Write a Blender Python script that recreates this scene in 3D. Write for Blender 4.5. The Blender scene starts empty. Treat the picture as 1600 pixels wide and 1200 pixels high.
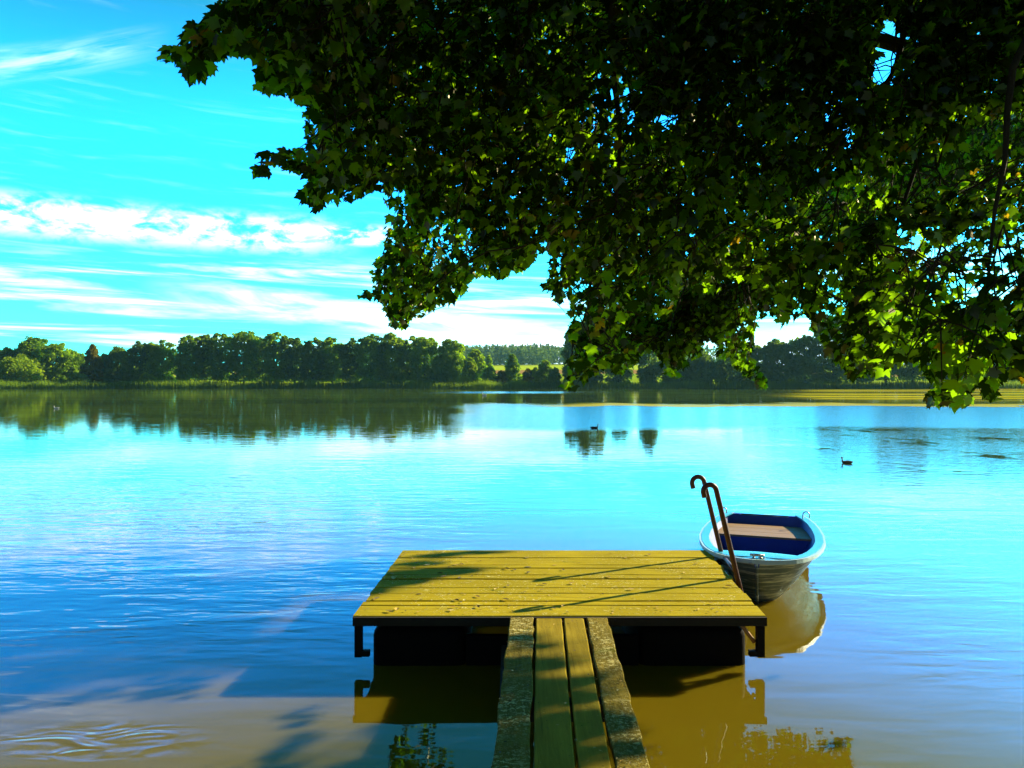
import bpy, bmesh, math, random
import numpy as np
from mathutils import Vector, Matrix

random.seed(7)
RNG = np.random.default_rng(11)
C = bpy.context.scene.collection
SC = bpy.context.scene
PI = math.pi

# ------------------------------------------------------------------ view numbers
F, CX, HY, CAMH = 1200.0, 800.0, 595.0, 1.97       # focal length in photo pixels, centre, horizon row, eye height over water
SUN_AZ, SUN_EL = math.radians(60), math.radians(23)  # right of the view direction (+Y), above horizon
SUN = np.array([math.sin(SUN_AZ)*math.cos(SUN_EL), math.cos(SUN_AZ)*math.cos(SUN_EL), math.sin(SUN_EL)])
DECK = 0.37

def at(px, py, y):
    return np.array([(px-CX)*y/F, y, CAMH-(py-HY)*y/F])

def on_plane(px, py, z=0.0):
    y = (CAMH-z)*F/(py-HY)
    return at(px, py, y)

# ------------------------------------------------------------------ tags and meshes
def tag(o, label=None, cat=None, group=None, kind=None):
    if label: o['label'] = label
    if cat: o['category'] = cat
    if group: o['group'] = group
    if kind: o['kind'] = kind
    return o

def empty(name, loc=(0, 0, 0), rz=0.0):
    o = bpy.data.objects.new(name, None)
    o.empty_display_size = 0.2
    C.objects.link(o)
    o.location = loc
    o.rotation_euler = (0, 0, rz)
    return o

def link(name, me, mat, parent=None, smooth=False):
    if mat and not me.materials:
        me.materials.append(mat)
    if smooth:
        me.polygons.foreach_set('use_smooth', [True]*len(me.polygons))
    o = bpy.data.objects.new(name, me)
    C.objects.link(o)
    if parent: o.parent = parent
    return o

def np_mesh(name, verts, faces, mat_idx=None):
    """verts (n,3), faces (m,k) all of the same size k"""
    me = bpy.data.meshes.new(name)
    verts = np.asarray(verts, dtype=np.float32); faces = np.asarray(faces, dtype=np.int32)
    m, k = faces.shape
    me.vertices.add(len(verts)); me.vertices.foreach_set('co', verts.ravel())
    me.loops.add(m*k); me.loops.foreach_set('vertex_index', faces.ravel())
    me.polygons.add(m)
    me.polygons.foreach_set('loop_start', np.arange(m, dtype=np.int32)*k)
    me.update(calc_edges=True)
    me.validate()
    return me

class MB:
    """collects shapes for one mesh"""
    def __init__(s): s.v = []; s.f = []
    def add(s, vs, fs):
        n = len(s.v); s.v += [tuple(map(float, v)) for v in vs]; s.f += [tuple(i+n for i in f) for f in fs]
    def box(s, lo, hi, jig=None):
        x0, y0, z0 = lo; x1, y1, z1 = hi
        vs = [(x0,y0,z0),(x1,y0,z0),(x1,y1,z0),(x0,y1,z0),(x0,y0,z1),(x1,y0,z1),(x1,y1,z1),(x0,y1,z1)]
        if jig: vs = [jig(*v) for v in vs]
        s.add(vs, [(0,3,2,1),(4,5,6,7),(0,1,5,4),(1,2,6,5),(2,3,7,6),(3,0,4,7)])
    def tube(s, pts, r, n=10, cap=True):
        pts = [Vector(p) for p in pts]
        rs = r if hasattr(r, '__len__') else [r]*len(pts)
        rings = []; up = None
        for i, p in enumerate(pts):
            t = (pts[min(i+1, len(pts)-1)] - pts[max(i-1, 0)])
            if t.length < 1e-9: t = Vector((0, 0, 1))
            t.normalize()
            if up is None:
                a = Vector((0, 0, 1)) if abs(t.z) < 0.9 else Vector((1, 0, 0))
                up = (a - t*a.dot(t)).normalized()
            else:
                up = up - t*up.dot(t)
                up = up.normalized() if up.length > 1e-6 else t.orthogonal().normalized()
            sd = t.cross(up)
            rings.append([p + (up*math.cos(2*PI*k/n) + sd*math.sin(2*PI*k/n))*rs[i] for k in range(n)])
        vs = [v for rg in rings for v in rg]; fs = []
        for i in range(len(pts)-1):
            for k in range(n):
                a = i*n+k; b = i*n+(k+1) % n
                fs.append((a, b, b+n, a+n))
        if cap:
            fs.append(tuple(range(n-1, -1, -1))); fs.append(tuple((len(pts)-1)*n+k for k in range(n)))
        s.add(vs, fs)
    def build(s, name, mat, parent=None, smooth=False, bevel=0, shade=None):
        me = bpy.data.meshes.new(name); me.from_pydata(s.v, [], s.f)
        bm = bmesh.new(); bm.from_mesh(me); bmesh.ops.recalc_face_normals(bm, faces=bm.faces)
        if bevel:
            bmesh.ops.bevel(bm, geom=list(bm.edges), offset=bevel, segments=2, profile=0.6, affect='EDGES', clamp_overlap=True)
        bm.to_mesh(me); bm.free()
        return link(name, me, mat, parent, smooth)

# ------------------------------------------------------------------ material helpers
class NT:
    def __init__(s, name):
        s.m = bpy.data.materials.new(name); s.m.use_nodes = True
        s.t = s.m.node_tree; s.t.nodes.clear()
        s.out = s.n('ShaderNodeOutputMaterial')
    def n(s, kind, **kw):
        nd = s.t.nodes.new(kind)
        for k, v in kw.items():
            if k.startswith('i_'):
                key = k[2:]; key = int(key) if key.isdigit() else key.replace('_', ' ')
                if hasattr(v, 'is_linked') and hasattr(v, 'links'): s.t.links.new(v, nd.inputs[key])
                else: nd.inputs[key].default_value = v
            else: setattr(nd, k, v)
        return nd
    def l(s, a, b): s.t.links.new(a, b)
    def math(s, op, a, b=None, c=None, clamp=False):
        nd = s.n('ShaderNodeMath', operation=op, use_clamp=clamp)
        for i, v in enumerate((a, b, c)):
            if v is None: continue
            if hasattr(v, 'links'): s.l(v, nd.inputs[i])
            else: nd.inputs[i].default_value = v
        return nd.outputs[0]
    def mix(s, fac, a, b):
        nd = s.n('ShaderNodeMix', data_type='RGBA')
        for sock, v in ((nd.inputs[0], fac), (nd.inputs[6], a), (nd.inputs[7], b)):
            if hasattr(v, 'links'): s.l(v, sock)
            elif hasattr(v, '__len__'): sock.default_value = tuple(v)[:3] + (1,)
            else: sock.default_value = v
        return nd.outputs[2]
    def step(s, v, a, b, smooth=True):
        nd = s.n('ShaderNodeMapRange', interpolation_type='SMOOTHSTEP' if smooth else 'LINEAR')
        if hasattr(v, 'links'): s.l(v, nd.inputs[0])
        else: nd.inputs[0].default_value = v
        if a <= b:
            nd.inputs[1].default_value = a; nd.inputs[2].default_value = b
        else:
            nd.inputs[1].default_value = b; nd.inputs[2].default_value = a
            nd.inputs[3].default_value = 1; nd.inputs[4].default_value = 0
        return nd.outputs[0]
    def noise(s, vec, scale=5, detail=3, rough=0.5, dist=0.0):
        nd = s.n('ShaderNodeTexNoise')
        nd.inputs['Scale'].default_value = scale; nd.inputs['Detail'].default_value = detail
        nd.inputs['Roughness'].default_value = rough; nd.inputs['Distortion'].default_value = dist
        if vec is not None: s.l(vec, nd.inputs['Vector'])
        return nd.outputs['Fac']
    def mapv(s, vec, scale=(1, 1, 1), rot=(0, 0, 0), loc=(0, 0, 0)):
        nd = s.n('ShaderNodeMapping')
        nd.inputs['Scale'].default_value = scale; nd.inputs['Rotation'].default_value = rot; nd.inputs['Location'].default_value = loc
        s.l(vec, nd.inputs['Vector']); return nd.outputs[0]
    def pos(s): return s.n('ShaderNodeNewGeometry').outputs['Position']
    def obj(s): return s.n('ShaderNodeTexCoord').outputs['Object']
    def bsdf(s, col, rough=0.6, bump=None, bdist=0.01, bstr=1.0, metallic=0.0, spec=0.5):
        p = s.n('ShaderNodeBsdfPrincipled')
        for key, v in (('Base Color', col), ('Roughness', rough), ('Metallic', metallic), ('Specular IOR Level', spec)):
            if hasattr(v, 'links'): s.l(v, p.inputs[key])
            elif hasattr(v, '__len__'): p.inputs[key].default_value = tuple(v)[:3]+(1,)
            else: p.inputs[key].default_value = v
        if bump is not None:
            b = s.n('ShaderNodeBump'); b.inputs['Distance'].default_value = bdist; b.inputs['Strength'].default_value = bstr
            s.l(bump, b.inputs['Height']); s.l(b.outputs[0], p.inputs['Normal'])
        s.l(p.outputs[0], s.out.inputs['Surface'])
        return p

def mat_plain(name, col, rough=0.6, var=0.25, scale=12, metallic=0.0, spec=0.5, bump=0.003):
    t = NT(name); o = t.obj()
    nz = t.noise(o, scale, 5, 0.6)
    c = t.mix(nz, tuple(x*(1-var) for x in col), tuple(min(1, x*(1+var)) for x in col))
    t.bsdf(c, rough, t.noise(o, scale*4, 3), bump, 1.0, metallic, spec)
    return t.m

def mat_leaf(name, dark, light, trans, tmix=0.45, scale=0.25, gloss=0.0, accent=None):
    """leaves: diffuse reflection on top of light shining through"""
    t = NT(name); p = t.pos()
    nz = t.step(t.noise(p, scale, 4, 0.65), 0.33, 0.67)
    c = t.mix(nz, dark, light)
    if accent:
        c = t.mix(t.math('MULTIPLY', t.step(t.noise(t.mapv(p, loc=(31, 7, 3)), scale*1.3, 3, 0.6), 0.55, 0.7), 0.7), c, accent)
    d = t.n('ShaderNodeBsdfDiffuse'); t.l(c, d.inputs[0])
    tr = t.n('ShaderNodeBsdfTranslucent')
    t.l(t.mix(nz, tuple(x*0.75 for x in trans), trans), tr.inputs[0])
    mx = t.n('ShaderNodeMixShader'); mx.inputs[0].default_value = tmix
    t.l(d.outputs[0], mx.inputs[1]); t.l(tr.outputs[0], mx.inputs[2])
    last = mx.outputs[0]
    if gloss:
        g = t.n('ShaderNodeBsdfGlossy'); g.inputs['Roughness'].default_value = 0.38; g.inputs[0].default_value = (0.9, 1, 0.7, 1)
        m2 = t.n('ShaderNodeMixShader'); m2.inputs[0].default_value = gloss
        t.l(last, m2.inputs[1]); t.l(g.outputs[0], m2.inputs[2]); last = m2.outputs[0]
    t.l(last, t.out.inputs['Surface'])
    return t.m

def mat_deck(name, base, dark, fleck, fleck_thr, grain_axis, moss=(0.16, 0.19, 0.008), stone=0.0):
    t = NT(name); p = t.pos()
    gv = t.mapv(p, scale=((2.2, 34, 10) if grain_axis == 'x' else (34, 2.2, 10)))
    grain = t.noise(gv, 1.0, 6, 0.7, 0.4)
    big = t.noise(p, 1.6, 3, 0.5)
    c = t.mix(t.step(grain, 0.3, 0.72), dark, base)
    c = t.mix(t.math('MULTIPLY', t.step(big, 0.40, 0.66), 0.6), c, tuple(x*0.5 for x in base))
    crack = t.step(t.noise(t.mapv(p, scale=((1.3, 90, 10) if grain_axis == 'x' else (90, 1.3, 10)), loc=(1, 2, 3)), 1.0, 4, 0.65), 0.64, 0.70)
    c = t.mix(t.math('MULTIPLY', crack, 0.75), c, tuple(x*0.22 for x in base))
    island = t.n('ShaderNodeNewGeometry').outputs['Random Per Island']
    c = t.mix(t.math('MULTIPLY', island, 0.5), c, tuple(x*0.55 for x in base))
    # moss cushions and lichen flecks with a shape of their own
    mo = t.step(t.noise(t.mapv(p, loc=(3, 5, 0)), 3.3, 4, 0.7), 0.60, 0.74)
    c = t.mix(t.math('MULTIPLY', mo, 0.7), c, moss)
    zone = t.step(t.noise(t.mapv(p, loc=(9, 1, 0)), 1.9, 3, 0.6), 0.40, 0.66)
    f1 = t.step(t.noise(p, 44, 4, 0.75), fleck_thr, fleck_thr+0.05)
    f2 = t.step(t.noise(t.mapv(p, scale=(0.6, 1, 1), loc=(4, 4, 0)), 20, 5, 0.8), fleck_thr+0.02, fleck_thr+0.07)
    fl = t.math('MULTIPLY', t.math('MAXIMUM', f1, f2), t.math('ADD', t.math('MULTIPLY', zone, 0.9), 0.08), clamp=True)
    c = t.mix(fl, c, fleck)
    d1 = t.step(t.noise(t.mapv(p, loc=(17, 2, 0)), 48, 4, 0.7), 0.63, 0.70)
    c = t.mix(t.math('MULTIPLY', d1, t.math('ADD', zone, 0.25)), c, (0.03, 0.022, 0.004))
    h = t.math('ADD', t.math('MULTIPLY', grain, 0.5), t.math('MULTIPLY', t.math('ADD', fl, t.math('MULTIPLY', t.noise(p, 45, 5, 0.7), stone*3+0.3)), 1.0))
    t.bsdf(c, 0.9, h, 0.004+0.006*stone, 1.0, 0.0, 0.02)
    return t.m

M = {}
M['deck'] = mat_deck('weathered_deck_wood', (0.60, 0.475, 0.018), (0.36, 0.27, 0.012), (0.85, 0.78, 0.30), 0.585, 'x')
M['walk'] = mat_deck('weathered_walkway_wood', (0.46, 0.345, 0.030), (0.25, 0.18, 0.016), (0.75, 0.66, 0.2), 0.63, 'y')
M['walk_rough'] = mat_deck('lichen_crusted_plank', (0.42, 0.32, 0.045), (0.18, 0.135, 0.018), (0.85, 0.76, 0.30), 0.53, 'y', stone=1.0)
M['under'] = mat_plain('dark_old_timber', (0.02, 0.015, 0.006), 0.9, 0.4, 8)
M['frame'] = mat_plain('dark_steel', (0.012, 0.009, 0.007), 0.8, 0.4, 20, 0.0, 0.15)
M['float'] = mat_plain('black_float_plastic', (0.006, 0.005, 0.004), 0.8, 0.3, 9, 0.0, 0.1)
M['strut'] = mat_plain('steel_painted_sunlit', (0.42, 0.20, 0.06), 0.6, 0.4, 25)  # sunlit orange put into the strut's base colour
M['rail'] = mat_plain('brown_rail_steel', (0.085, 0.024, 0.010), 0.42, 0.5, 30, 0.0, 0.4)
M['bark'] = mat_plain('maple_bark', (0.045, 0.035, 0.022), 0.95, 0.5, 9, 0, 0.2, 0.02)
M['farbark'] = mat_plain('far_bark', (0.035, 0.030, 0.020), 0.95, 0.4, 2, 0, 0.2)

# ------------------------------------------------------------------ world, sun, camera
w = bpy.data.worlds.new('World'); SC.world = w; w.use_nodes = True
t = NT.__new__(NT); t.t = w.node_tree; t.t.nodes.clear()
wo = t.n('ShaderNodeOutputWorld'); bg = t.n('ShaderNodeBackground')
bg.inputs['Strength'].default_value = 0.10
sky = t.n('ShaderNodeTexSky', sky_type='NISHITA', sun_disc=False)
sky.sun_elevation = SUN_EL; sky.sun_rotation = SUN_AZ
sky.air_density = 1.0; sky.dust_density = 0.6; sky.ozone_density = 2.0
d = t.n('ShaderNodeTexCoord').outputs['Generated']
sep = t.n('ShaderNodeSeparateXYZ'); t.l(d, sep.inputs[0])
X, Y, Z = sep.outputs
hl = t.math('SQRT', t.math('ADD', t.math('MULTIPLY', X, X), t.math('MULTIPLY', Y, Y)))
el = t.math('DIVIDE', Z, t.math('MAXIMUM', hl, 0.02))          # tangent of the elevation
az = t.math('ARCTAN2', X, Y)
def azel(sa, se, oz=0.0, shear=0.0):
    cb = t.n('ShaderNodeCombineXYZ')
    t.l(t.math('MULTIPLY', az, sa), cb.inputs[0])
    t.l(t.math('MULTIPLY', t.math('ADD', el, t.math('MULTIPLY', az, shear)), se), cb.inputs[1]); cb.inputs[2].default_value = oz
    return cb.outputs[0]
def band(v, a0, a1, b0, b1):
    return t.math('MULTIPLY', t.step(v, a0, a1), t.step(v, b1, b0))
def mul(*a):
    r = a[0]
    for b in a[1:]: r = t.math('MULTIPLY', r, b)
    return r
puff = t.noise(azel(22, 46, 1.0), 1.0, 6, 0.62, 0.3)
A = mul(band(el, 0.150, 0.180, 0.186, 0.215), t.step(az, -0.18, -0.30), t.step(puff, 0.37, 0.62))
A2 = mul(band(el, 0.168, 0.182, 0.186, 0.204), band(az, -0.30, -0.24, -0.16, -0.12), t.step(puff, 0.42, 0.62))
streak = t.noise(azel(2.6, 46, 5.0, 0.03), 1.0, 6, 0.62, 0.6)
streak2 = t.noise(azel(6, 60, 9.0, 0.02), 1.0, 5, 0.6, 0.4)
Bs = mul(band(el, 0.015, 0.05, 0.13, 0.165), t.step(streak, 0.47, 0.72))
Cm = mul(t.step(t.math('ADD', t.math('ABSOLUTE', t.math('SUBTRACT', el, t.math('SUBTRACT', 0.062, t.math('MULTIPLY', az, 0.10)))), t.math('MULTIPLY', t.math('SUBTRACT', streak2, 0.5), 0.04)), 0.026, 0.006),
         band(az, -0.46, -0.34, 0.0, 0.2), t.step(t.noise(azel(7, 30, 2.0, 0.1), 1.0, 5, 0.6, 0.4), 0.28, 0.60))
D = mul(t.step(t.math('ADD', el, t.math('MULTIPLY', t.math('SUBTRACT', streak, 0.5), 0.05)), 0.085, 0.040), band(az, -0.28, -0.08, 0.5, 0.9), t.step(streak2, 0.22, 0.55))
wis = t.noise(azel(8, 60, 3.0, -0.38), 1.0, 6, 0.6, 0.5)
wc = t.math('SUBTRACT', el, t.math('ADD', 0.565, t.math('MULTIPLY', az, 0.38)))
E = mul(t.step(t.math('ABSOLUTE', wc), 0.028, 0.0), t.step(wis, 0.36, 0.75), t.step(az, -0.41, -0.50))
gen = mul(t.step(streak2, 0.52, 0.85), band(el, 0.05, 0.15, 0.35, 0.8), 0.13)
cl = t.math('MULTIPLY', A, 0.9)
for q, k in ((A2, 1.0), (Bs, 0.85), (Cm, 0.75), (D, 0.9), (E, 0.42), (gen, 1.0)):
    cl = t.math('MAXIMUM', cl, t.math('MULTIPLY', q, k) if k != 1 else q)
gm = t.n('ShaderNodeGamma'); t.l(sky.outputs[0], gm.inputs[0]); gm.inputs[1].default_value = 1.0
grade = t.n('ShaderNodeMix', data_type='RGBA', blend_type='MULTIPLY'); grade.inputs[0].default_value = 1.0
low = t.step(el, 0.30, 0.0); high = t.step(el, 0.55, 1.5)
tint = t.mix(low, (0.11, 1.75, 3.4), (0.20, 2.5, 3.0))
tint = t.mix(t.step(el, 0.30, 0.50), tint, (0.10, 1.0, 0.85))
tint = t.mix(high, tint, (0.06, 0.16, 0.30))
tint = t.mix(t.step(Y, 0.48, 0.74), (0.05, 0.14, 0.22), tint)
t.l(gm.outputs[0], grade.inputs[6]); t.l(tint, grade.inputs[7])
SKY_GRADE = grade
clcol = (10, 11, 13)
skyc = t.mix(cl, grade.outputs[2], clcol)
t.l(skyc, bg.inputs[0]); t.l(bg.outputs[0], wo.inputs[0])

sl = bpy.data.lights.new('sun', 'SUN'); sl.energy = 5.0; sl.angle = math.radians(0.5); sl.color = (1.0, 0.86, 0.56)
so = bpy.data.objects.new('sun', sl); C.objects.link(so)
so.rotation_euler = Vector(-SUN).to_track_quat('-Z', 'Y').to_euler()
so.location = (30, 20, 30)

cam = bpy.data.cameras.new('camera'); co = bpy.data.objects.new('camera', cam); C.objects.link(co)
cam.sensor_width = 36; cam.lens = 27; cam.shift_y = -(600-HY)/1600.0
co.location = (0, 0, CAMH); co.rotation_euler = (PI/2, 0, 0)
cam.clip_start = 0.05; cam.clip_end = 6000
SC.camera = co
SC.view_settings.view_transform = 'Standard'; SC.view_settings.look = 'None'
SC.view_settings.gamma = 1; SC.view_settings.exposure = 1.2
SC.render.engine = 'CYCLES'
try:
    SC.cycles.use_denoising = True
    SC.cycles.denoiser = 'OPENIMAGEDENOISE'
except Exception: pass
SC.cycles.max_bounces = 8; SC.cycles.diffuse_bounces = 3; SC.cycles.glossy_bounces = 4; SC.cycles.transmission_bounces = 4

# ------------------------------------------------------------------ terrain
def sstep(a, b, x):
    q = np.clip((x-a)/(b-a), 0, 1); return q*q*(3-2*q)
def near_bank(x): return -0.6 + 8.0*sstep(4.5, 8.5, x)
def far_bank(x): return 198 + 4*np.sin(x*0.021+1.0) + 1.5*np.sin(x*0.09) - 6*sstep(60, 170, x) - 5*sstep(60, 170, -x)
def ground_z(x, y):
    yb = far_bank(x); e = y-yb
    far = np.interp(e, [-40, -6, 0, 3, 60, 200, 400, 600, 900, 5000], [-2.2, -1.0, -0.03, 0.35, 1.2, 6.2, 13.0, 18.0, 24.0, 24.0])
    far = far + np.where(e > 20, sstep(20, 200, e)*1.6*np.sin(x*0.013+0.8), 0)
    n = near_bank(x) - y
    near = np.interp(n, [-30, -1.0, 0, 0.8, 6, 4000], [-2.2, -0.5, 0.0, 0.28, 0.5, 0.6])
    side = np.interp(np.abs(x), [0, 255, 262, 300, 5000], [-2.2, -1.0, 0.3, 0.9, 3])
    return np.maximum(np.maximum(far, near), side)
xs = np.unique(np.concatenate([np.linspace(-4000, -300, 20), np.linspace(-300, 300, 121), np.linspace(300, 4000, 20), np.linspace(-6, 14, 41)]))
ys = np.unique(np.concatenate([np.linspace(-1500, -10, 14), np.linspace(-10, 14, 49), np.linspace(14, 180, 14), np.linspace(180, 230, 51), np.linspace(230, 900, 60), np.linspace(900, 5000, 14)]))
gx, gy = np.meshgrid(xs, ys); gz = ground_z(gx, gy)
nx = len(xs); ii = np.arange(len(ys)-1)[:, None]*nx + np.arange(nx-1)[None, :]
t = NT('meadow_ground'); p = t.pos(); sp = t.n('ShaderNodeSeparateXYZ'); t.l(p, sp.inputs[0])
gr = t.mix(t.noise(p, 0.06, 5, 0.6), (0.20, 0.32, 0.008), (0.33, 0.44, 0.010))
yy = t.math('ADD', sp.outputs[1], t.math('MULTIPLY', sp.outputs[0], 0.25))
yy = t.math('ADD', yy, t.math('MULTIPLY', t.noise(p, 0.03, 3), 14))
strip = mul = None
s1 = t.math('MULTIPLY', t.step(yy, 352, 358), t.step(yy, 424, 414))
gr = t.mix(s1, gr, (0.36, 0.22, 0.07))
s2 = t.step(yy, 420, 428)
gr = t.mix(s2, gr, (0.42, 0.55, 0.012))
near = t.step(sp.outputs[1], 60, 30)
gr = t.mix(near, gr, t.mix(t.noise(p, 3.0, 5, 0.6), (0.03, 0.045, 0.008), (0.09, 0.08, 0.025)))
bed = t.step(sp.outputs[2], 0.12, -0.05)
gr = t.mix(bed, gr, (0.09, 0.06, 0.02))
t.bsdf(gr, 0.95, t.noise(p, 9, 4), 0.03, 1.0, 0.0, 0.0)
g = link('ground', np_mesh('ground', np.stack([gx.ravel(), gy.ravel(), gz.ravel()], 1), np.stack([ii, ii+1, ii+1+nx, ii+nx], -1).reshape(-1, 4)), t.m, smooth=True)
tag(g, 'grassy shore and fields rising behind the lake', 'ground', kind='structure')

# ------------------------------------------------------------------ water
t = NT('lake_water'); p = t.pos(); sp = t.n('ShaderNodeSeparateXYZ'); t.l(p, sp.inputs[0])
wx, wy = sp.outputs[0], sp.outputs[1]
def ell(cx, cy, rx, ry, soft=0.55):
    a = t.math('DIVIDE', t.math('SUBTRACT', wx, cx), rx); b = t.math('DIVIDE', t.math('SUBTRACT', wy, cy), ry)
    q = t.math('ADD', t.math('MULTIPLY', a, a), t.math('MULTIPLY', b, b))
    q = t.math('ADD', q, t.math('MULTIPLY', t.math('SUBTRACT', t.noise(t.mapv(p, scale=(1.2, 0.35, 1)), 1.0, 3), 0.5), 1.1))
    return t.step(q, 1.0+soft*0.3, 1.0-soft)
wob = t.math('MULTIPLY', t.math('SUBTRACT', t.noise(t.mapv(p, scale=(0.09, 0.045, 1)), 1.0, 3), 0.5), 1.0)
ratio = t.math('DIVIDE', wx, t.math('MAXIMUM', wy, 1.0))
rr = t.math('ADD', ratio, t.math('MULTIPLY', wob, 0.14))
dd = t.math('ADD', wy, t.math('MULTIPLY', wob, 26))
# breeze roughens the open middle and right; the left and far margins lie calm
windR = t.math('MULTIPLY', t.step(rr, -0.10, -0.02), t.math('MULTIPLY', t.step(dd, 70, 60), t.step(t.math('ADD', wy, t.math('MULTIPLY', wob, 7)), 29.5, 34)))
thin = t.math('MULTIPLY', t.math('MULTIPLY', t.step(rr, -0.13, -0.06), t.step(rr, 0.16, 0.05)), t.math('MULTIPLY', t.step(wy, 118, 122), t.step(wy, 146, 140)))
half_w = t.math('MULTIPLY', t.math('MULTIPLY', t.step(rr, 0.24, 0.38), t.step(wy, 12, 17)), t.math('MULTIPLY', t.step(wy, 36, 31), t.step(t.noise(t.mapv(p, scale=(0.5, 0.28, 1)), 1.0, 3, 0.6), 0.30, 0.5)))
wind = t.math('MAXIMUM', t.math('MAXIMUM', windR, thin), t.math('MULTIPLY', half_w, 0.5))
farness = t.step(wy, 7, 20)
wind = t.math('MULTIPLY', wind, farness)
# ripples: long crests across the view
r1 = t.noise(t.mapv(p, scale=(0.75, 2.6, 1), rot=(0, 0, 0.18)), 1.0, 2, 0.45, 0.5)
r2 = t.noise(t.mapv(p, scale=(2.2, 6.5, 1), rot=(0, 0, -0.22)), 1.0, 2, 0.5, 0.4)
r3 = t.noise(t.mapv(p, scale=(5.0, 15.0, 1), rot=(0, 0, 0.1)), 1.0, 2, 0.5)
patch = t.step(t.noise(t.mapv(p, scale=(0.35, 0.5, 1), loc=(2.3, 0.4, 0)), 1.0, 3, 0.5), 0.40, 0.62)
left_rip = t.math('MULTIPLY', t.math('MULTIPLY', t.step(wx, 0.3, -1.2), t.step(wy, 22, 10)), t.step(wy, 5.0, 6.6))
right_rip = t.math('MULTIPLY', t.math('MULTIPLY', t.step(wx, 2.2, 3.0), t.step(wy, 16, 8)), t.step(wy, 4.3, 5.5))
loc_rip = t.math('MAXIMUM', left_rip, t.math('MULTIPLY', right_rip, 0.55))
amp2 = t.math('ADD', 0.0006, t.math('ADD', t.math('MULTIPLY', wind, 0.012), t.math('MULTIPLY', loc_rip, t.math('ADD', 0.0030, t.math('MULTIPLY', patch, 0.006)))))
amp3 = t.math('ADD', 0.0001, t.math('ADD', t.math('MULTIPLY', wind, 0.006), t.math('MULTIPLY', t.math('MULTIPLY', loc_rip, patch), 0.0018)))
h = t.math('ADD', t.math('MULTIPLY', r1, t.math('ADD', 0.0035, t.math('MULTIPLY', loc_rip, 0.006))), t.math('ADD', t.math('MULTIPLY', r2, amp2), t.math('MULTIPLY', r3, amp3)))
swirl = t.math('MULTIPLY', ell(-2.25, 4.2, 0.62, 0.24, 1.0), t.math('MULTIPLY', t.math('SUBTRACT', t.noise(t.mapv(p, scale=(3.0, 7.5, 1), rot=(0, 0, -0.35)), 1.0, 1, 0.4, 1.4), 0.5), 0.016))
h = t.math('ADD', h, swirl)
bmp = t.n('ShaderNodeBump'); bmp.inputs['Distance'].default_value = 1.0; t.l(h, bmp.inputs['Height'])
# floating film of pollen and duckweed on the calm margins
fs = t.noise(t.mapv(p, scale=(0.012, 0.11, 1), rot=(0, 0, 0.05)), 1.0, 5, 0.6, 0.8)
filmL = t.math('MULTIPLY', t.math('MULTIPLY', t.step(rr, -0.02, -0.12), t.step(wy, 24, 40)), t.step(fs, 0.30, 0.66))
filmR = t.math('MULTIPLY', t.math('MULTIPLY', t.step(rr, -0.06, 0.06), t.step(dd, 55, 62)), t.step(fs, 0.40, 0.60))
sR = t.math('MULTIPLY', t.math('MULTIPLY', t.step(rr, -0.02, 0.1), t.math('MULTIPLY', t.step(dd, 58, 60), t.step(dd, 70, 63))), t.step(fs, 0.25, 0.5))
sR2 = t.math('MULTIPLY', t.step(rr, 0.32, 0.42), t.math('MULTIPLY', t.step(wy, 66, 84), t.step(fs, 0.42, 0.55)))
yellow = t.math('MAXIMUM', sR, sR2)
brown = t.mix(t.noise(p, 0.5, 3), (0.130, 0.095, 0.004), (0.155, 0.115, 0.006))
wat = t.n('ShaderNodeBsdfPrincipled')
brown = t.mix(t.step(wy, 8, 17), brown, (0.040, 0.070, 0.012))
t.l(brown, wat.inputs['Base Color']); t.l(t.math('ADD', 0.015, t.math('MULTIPLY', wind, 0.13)), wat.inputs['Roughness'])
wat.inputs['IOR'].default_value = 1.45; wat.subsurface_method = 'BURLEY'; wat.inputs['Subsurface Weight'].default_value = 1.0; wat.inputs['Subsurface Scale'].default_value = 0.11; wat.inputs['Subsurface Radius'].default_value = (1.0, 0.8, 0.5); wat.inputs['Specular Tint'].default_value = (0.46, 0.84, 0.88, 1)
t.l(bmp.outputs[0], wat.inputs['Normal'])
film = t.n('ShaderNodeBsdfDiffuse')
t.l(t.mix(yellow, (0.055, 0.10, 0.02), (0.45, 0.42, 0.015)), film.inputs[0])
mx = t.n('ShaderNodeMixShader')
ff = t.math('MAXIMUM', t.math('MULTIPLY', t.math('MAXIMUM', filmL, filmR), 0.34), t.math('MULTIPLY', yellow, 0.8))
t.l(ff, mx.inputs[0]); t.l(wat.outputs[0], mx.inputs[1]); t.l(film.outputs[0], mx.inputs[2])
t.l(mx.outputs[0], t.out.inputs['Surface'])
wme = np_mesh('water', [(-270, -12, 0), (270, -12, 0), (270, 215, 0), (-270, 215, 0)], [(0, 1, 2, 3)])
tag(link('water', wme, t.m), 'calm murky lake with blue sky reflections', 'water', kind='structure')

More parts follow.
